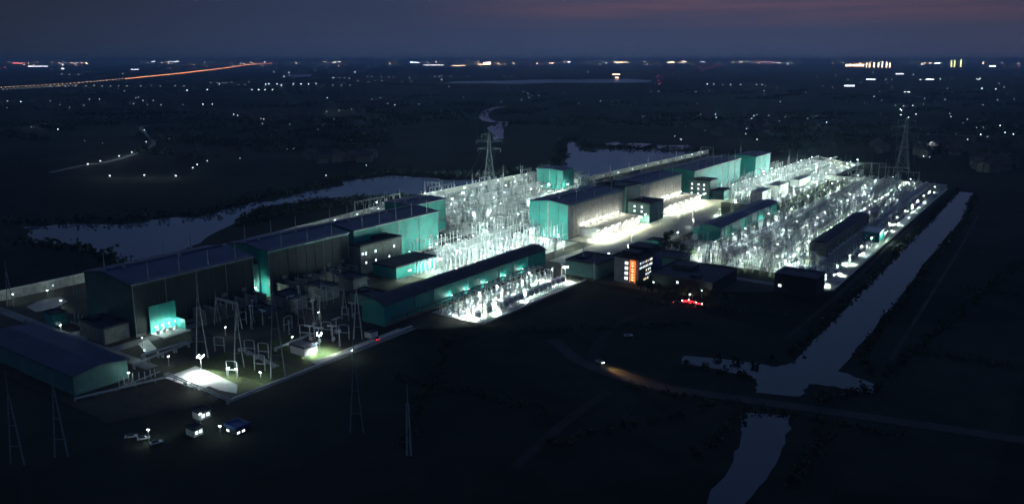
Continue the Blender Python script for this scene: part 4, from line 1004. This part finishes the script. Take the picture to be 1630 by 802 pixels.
# far towns on the horizon
for k_,c_,b_ in (('E_city',(1,.60,.38),9),('E_cityw',(.8,.85,1),7),('E_mag',(1,.22,.30),6),('E_cityy',(.8,.85,.35),4)):
    M[k_+'2']=emat(k_+'_hazy',c_,b_*2.5); M[k_+'3']=emat(k_+'_remote',c_,b_*(12 if k_!='E_mag' else 5))
def tower(px,py,w,h,em,lab,cat='building',grp=None,name='distant_building'):
    x,y=at(px,py); d=math.hypot(x,y); em=em+('3' if d>26000 else '2' if d>14000 else ''); k=d/1286; W2=w*k/2; H2=h*k
    t=thing(name,lab,cat,(x,y,0),YAW,grp)
    MB().box(-W2,W2,0,W2*1.2+4,0,H2).obj('wall','dark',t)
    f=MB(); nf=max(1,int(h/1.1))
    for i in range(nf):
        z0=H2*(i+.15)/nf; z1=H2*(i+.85)/nf; f.box(-W2*.92,W2*.92,-.6,-.05,z0,z1)
    f.obj('lit_window',em,t); return t
for i,px in enumerate((1348,1353,1358,1363,1368,1373)): tower(px,106,4,3.2,'E_city','low lit building in the bright row on the right horizon',grp='low lit buildings on the right horizon')
for px,h in ((1379,6),(1384,5),(1391,7),(1398,7),(1404,8),(1411,7),(1416,6)): tower(px,107.5,1.6,h,'E_city','lit tower in the cluster on the right horizon',grp='lit towers on the right horizon')
for px,h in ((1514,9),(1519,9),(1529,10)): tower(px,107,1.8,h,'E_cityy','yellowish lit tower standing apart on the right horizon',grp='yellowish towers on the right horizon')
for (px,py,w,h,em) in ((30,101,18,1,'E_mag'),(100,104,2,2,'E_cityw'),(100,110,4,2,'E_cityw'),(240,97.5,14,1,'E_cityw'),(275,97.5,20,1,'E_cityw'),(540,98,5,1.4,'E_city'),(532,100,8,.8,'E_city'),(655,100,3,1.5,'E_cityw'),(662,100,5,1.3,'E_cityw'),(775,101,12,2.2,'E_city'),(771,103,20,1,'E_city'),(988,99.5,22,1.2,'E_city'),(981,119,13,1.6,'E_city'),(982,124,6,1.5,'E_city'),(1068,99.5,10,1.5,'E_city'),(1090,98,5,2,'E_city'),(1118,99,8,1,'E_cityw'),(1216,98,30,.8,'E_mag'),(1432,118,12,1.2,'E_cityw'),(1386,127,14,1.3,'E_cityw'),(1480,127,12,1.2,'E_cityw'),(1580,106,9,1.6,'E_cityw'),(1492,101,8,1,'E_cityw'),(1352,137,16,1.6,'E_cityw'),(1444,147,9,1.3,'E_cityw'),(60,106,30,.6,'E_cityw'),(215,111,12,.8,'E_cityw'),(898,91.5,5,1.5,'E_mag'),(903,94,6,1,'E_mag'),(906,99,5,1.5,'E_cityw'),(690,104,34,.6,'E_cityw'),(730,105,22,.6,'E_city')):
    tower(px,max(py,98.6)+h*.4,w,h,em,'long low lit building far off on the plain at dusk',grp='long low lit buildings far off')
rh=random.Random(21)
HC=[60,100,250,290,390,410,530,650,770,780,830,860,900,985,1060,1085,1120,1215,1260,1390,1470,1580]
for i in range(290):
    px=rh.choice(HC)+rh.gauss(0,22) if rh.random()<.6 else rh.uniform(0,1630); py=98.4+abs(rh.gauss(0,2.2))
    tower(px,py,rh.uniform(.6,2.2),rh.uniform(.3,.8),rh.choice(('E_cityw','E_city','E_city','E_city','E_mag')),'speck sized lit building on the horizon',grp='speck sized lit buildings on the horizon')
L_warm=lampmesh('town_lamp','E_or',1,3); rq=random.Random(31)
for i in range(130):
    px=rq.choice(HC)+rq.gauss(0,26); py=100+abs(rq.gauss(0,5)); far_lamp(px,py,L_warm,'tiny warm lamp of a far town below the horizon','warm lamps of the far towns',.42)
L_mag=lampmesh('warning_beacon','E_mag',1,3)
for px,py in ((1046,122),(1050,121),(1055,124),(1048,128),(1052,132),(1049,134),(1070,104),(1068,109),(1071,117),(1113,107),(1118,113),(1122,109),(1130,108),(1136,106),(1143,104),(1147,103),(1210,100),(1214,102),(0,110),(8,108),(1623,102),(1622,106),(846,104),(858,103),(840,93.9+3)): far_lamp(px,py,L_mag,'pinkish red beacon glowing far off before the horizon','pinkish red beacons far off',1.1)
# village houses under some of the lamps
def house():
    t=thing('village_house','x','house'); MB().sweep([(-5,0),(5,0),(5,6.5),(0,9.5),(-5,6.5)],0,14).obj('wall','houseW',t)
    MB().sweep([(-5.8,6.1),(0,9.7),(5.8,6.1),(5.8,6.5),(0,10.1),(-5.8,6.5)],-.6,14.6).obj('roof','roofh',t)
    for y in (3,9): w=MB().box(5.02,5.1,y,y+1.6,2,3.6).obj('window','glass',t)
    return t
hv=random.Random(9)
for (cx,cy,n,sx,sy) in ((1050,185,26,50,3),(470,192,26,70,5),(1500,240,30,90,10),(1440,165,24,80,10),(550,255,12,60,8),(1200,205,16,60,14),(1590,265,16,40,10),(130,165,12,90,6),(640,165,16,60,4)):
    for i in range(n):
        px=cx+hv.gauss(0,sx/2); py=cy+hv.gauss(0,sy/2); x,y=at(px,py); place(house,(x,y,0),hv.uniform(0,3.1),'dim house of a village out on the dark plain','village houses on the plain',hv.uniform(.8,1.5))
# village ground glow comes from a few strong street lamps
VL=light_data('village_light',3000,(.85,.95,1.0),.5)
for px,py in ((1008,181),(1022,184),(1035,184),(1048,184),(1060,183),(1115,184),(1420,140),(1430,148),(1350,140),(540,178),(520,180),(560,176),(420,192),(1370,133),(1470,168),(1540,225),(1480,240),(233,229),(230,210),(210,246),(190,252),(160,260),(140,265),(175,284),(230,283),(280,284),(50,205),(270,224)):
    x,y=at(px,py-.3); t=place(L_dim,(x,y,0),0,'street lamp lighting a pale patch of far village ground','village lamps lighting the ground',1.0)
    l=bpy.data.objects.new('lamp_light',VL); COL.objects.link(l); l.parent=t; l.location=(0,0,13)
# ------------------------------------------------------------------ haze
hz=MB().box(-89000,69000,-39000,89000,-1,170).obj('haze','ground'); hz['kind']='stuff'; hz['label']='thin dusk haze over the whole plain'; hz['category']='haze'
hm=bpy.data.materials.new('haze_air'); hm.use_nodes=True; t=hm.node_tree; t.nodes.clear(); vo=t.nodes.new('ShaderNodeVolumePrincipled'); vo.inputs['Density'].default_value=HAZE; vo.inputs['Color'].default_value=(.50,.76,1,1); vo.inputs['Anisotropy'].default_value=.3
oo=t.nodes.new('ShaderNodeOutputMaterial'); t.links.new(vo.outputs[0],oo.inputs['Volume']); hz.data.materials.clear(); hz.data.materials.append(hm)
# prototypes' placeholder labels are replaced on placing
print('objects',len(COL.objects),'cnt',CNT)
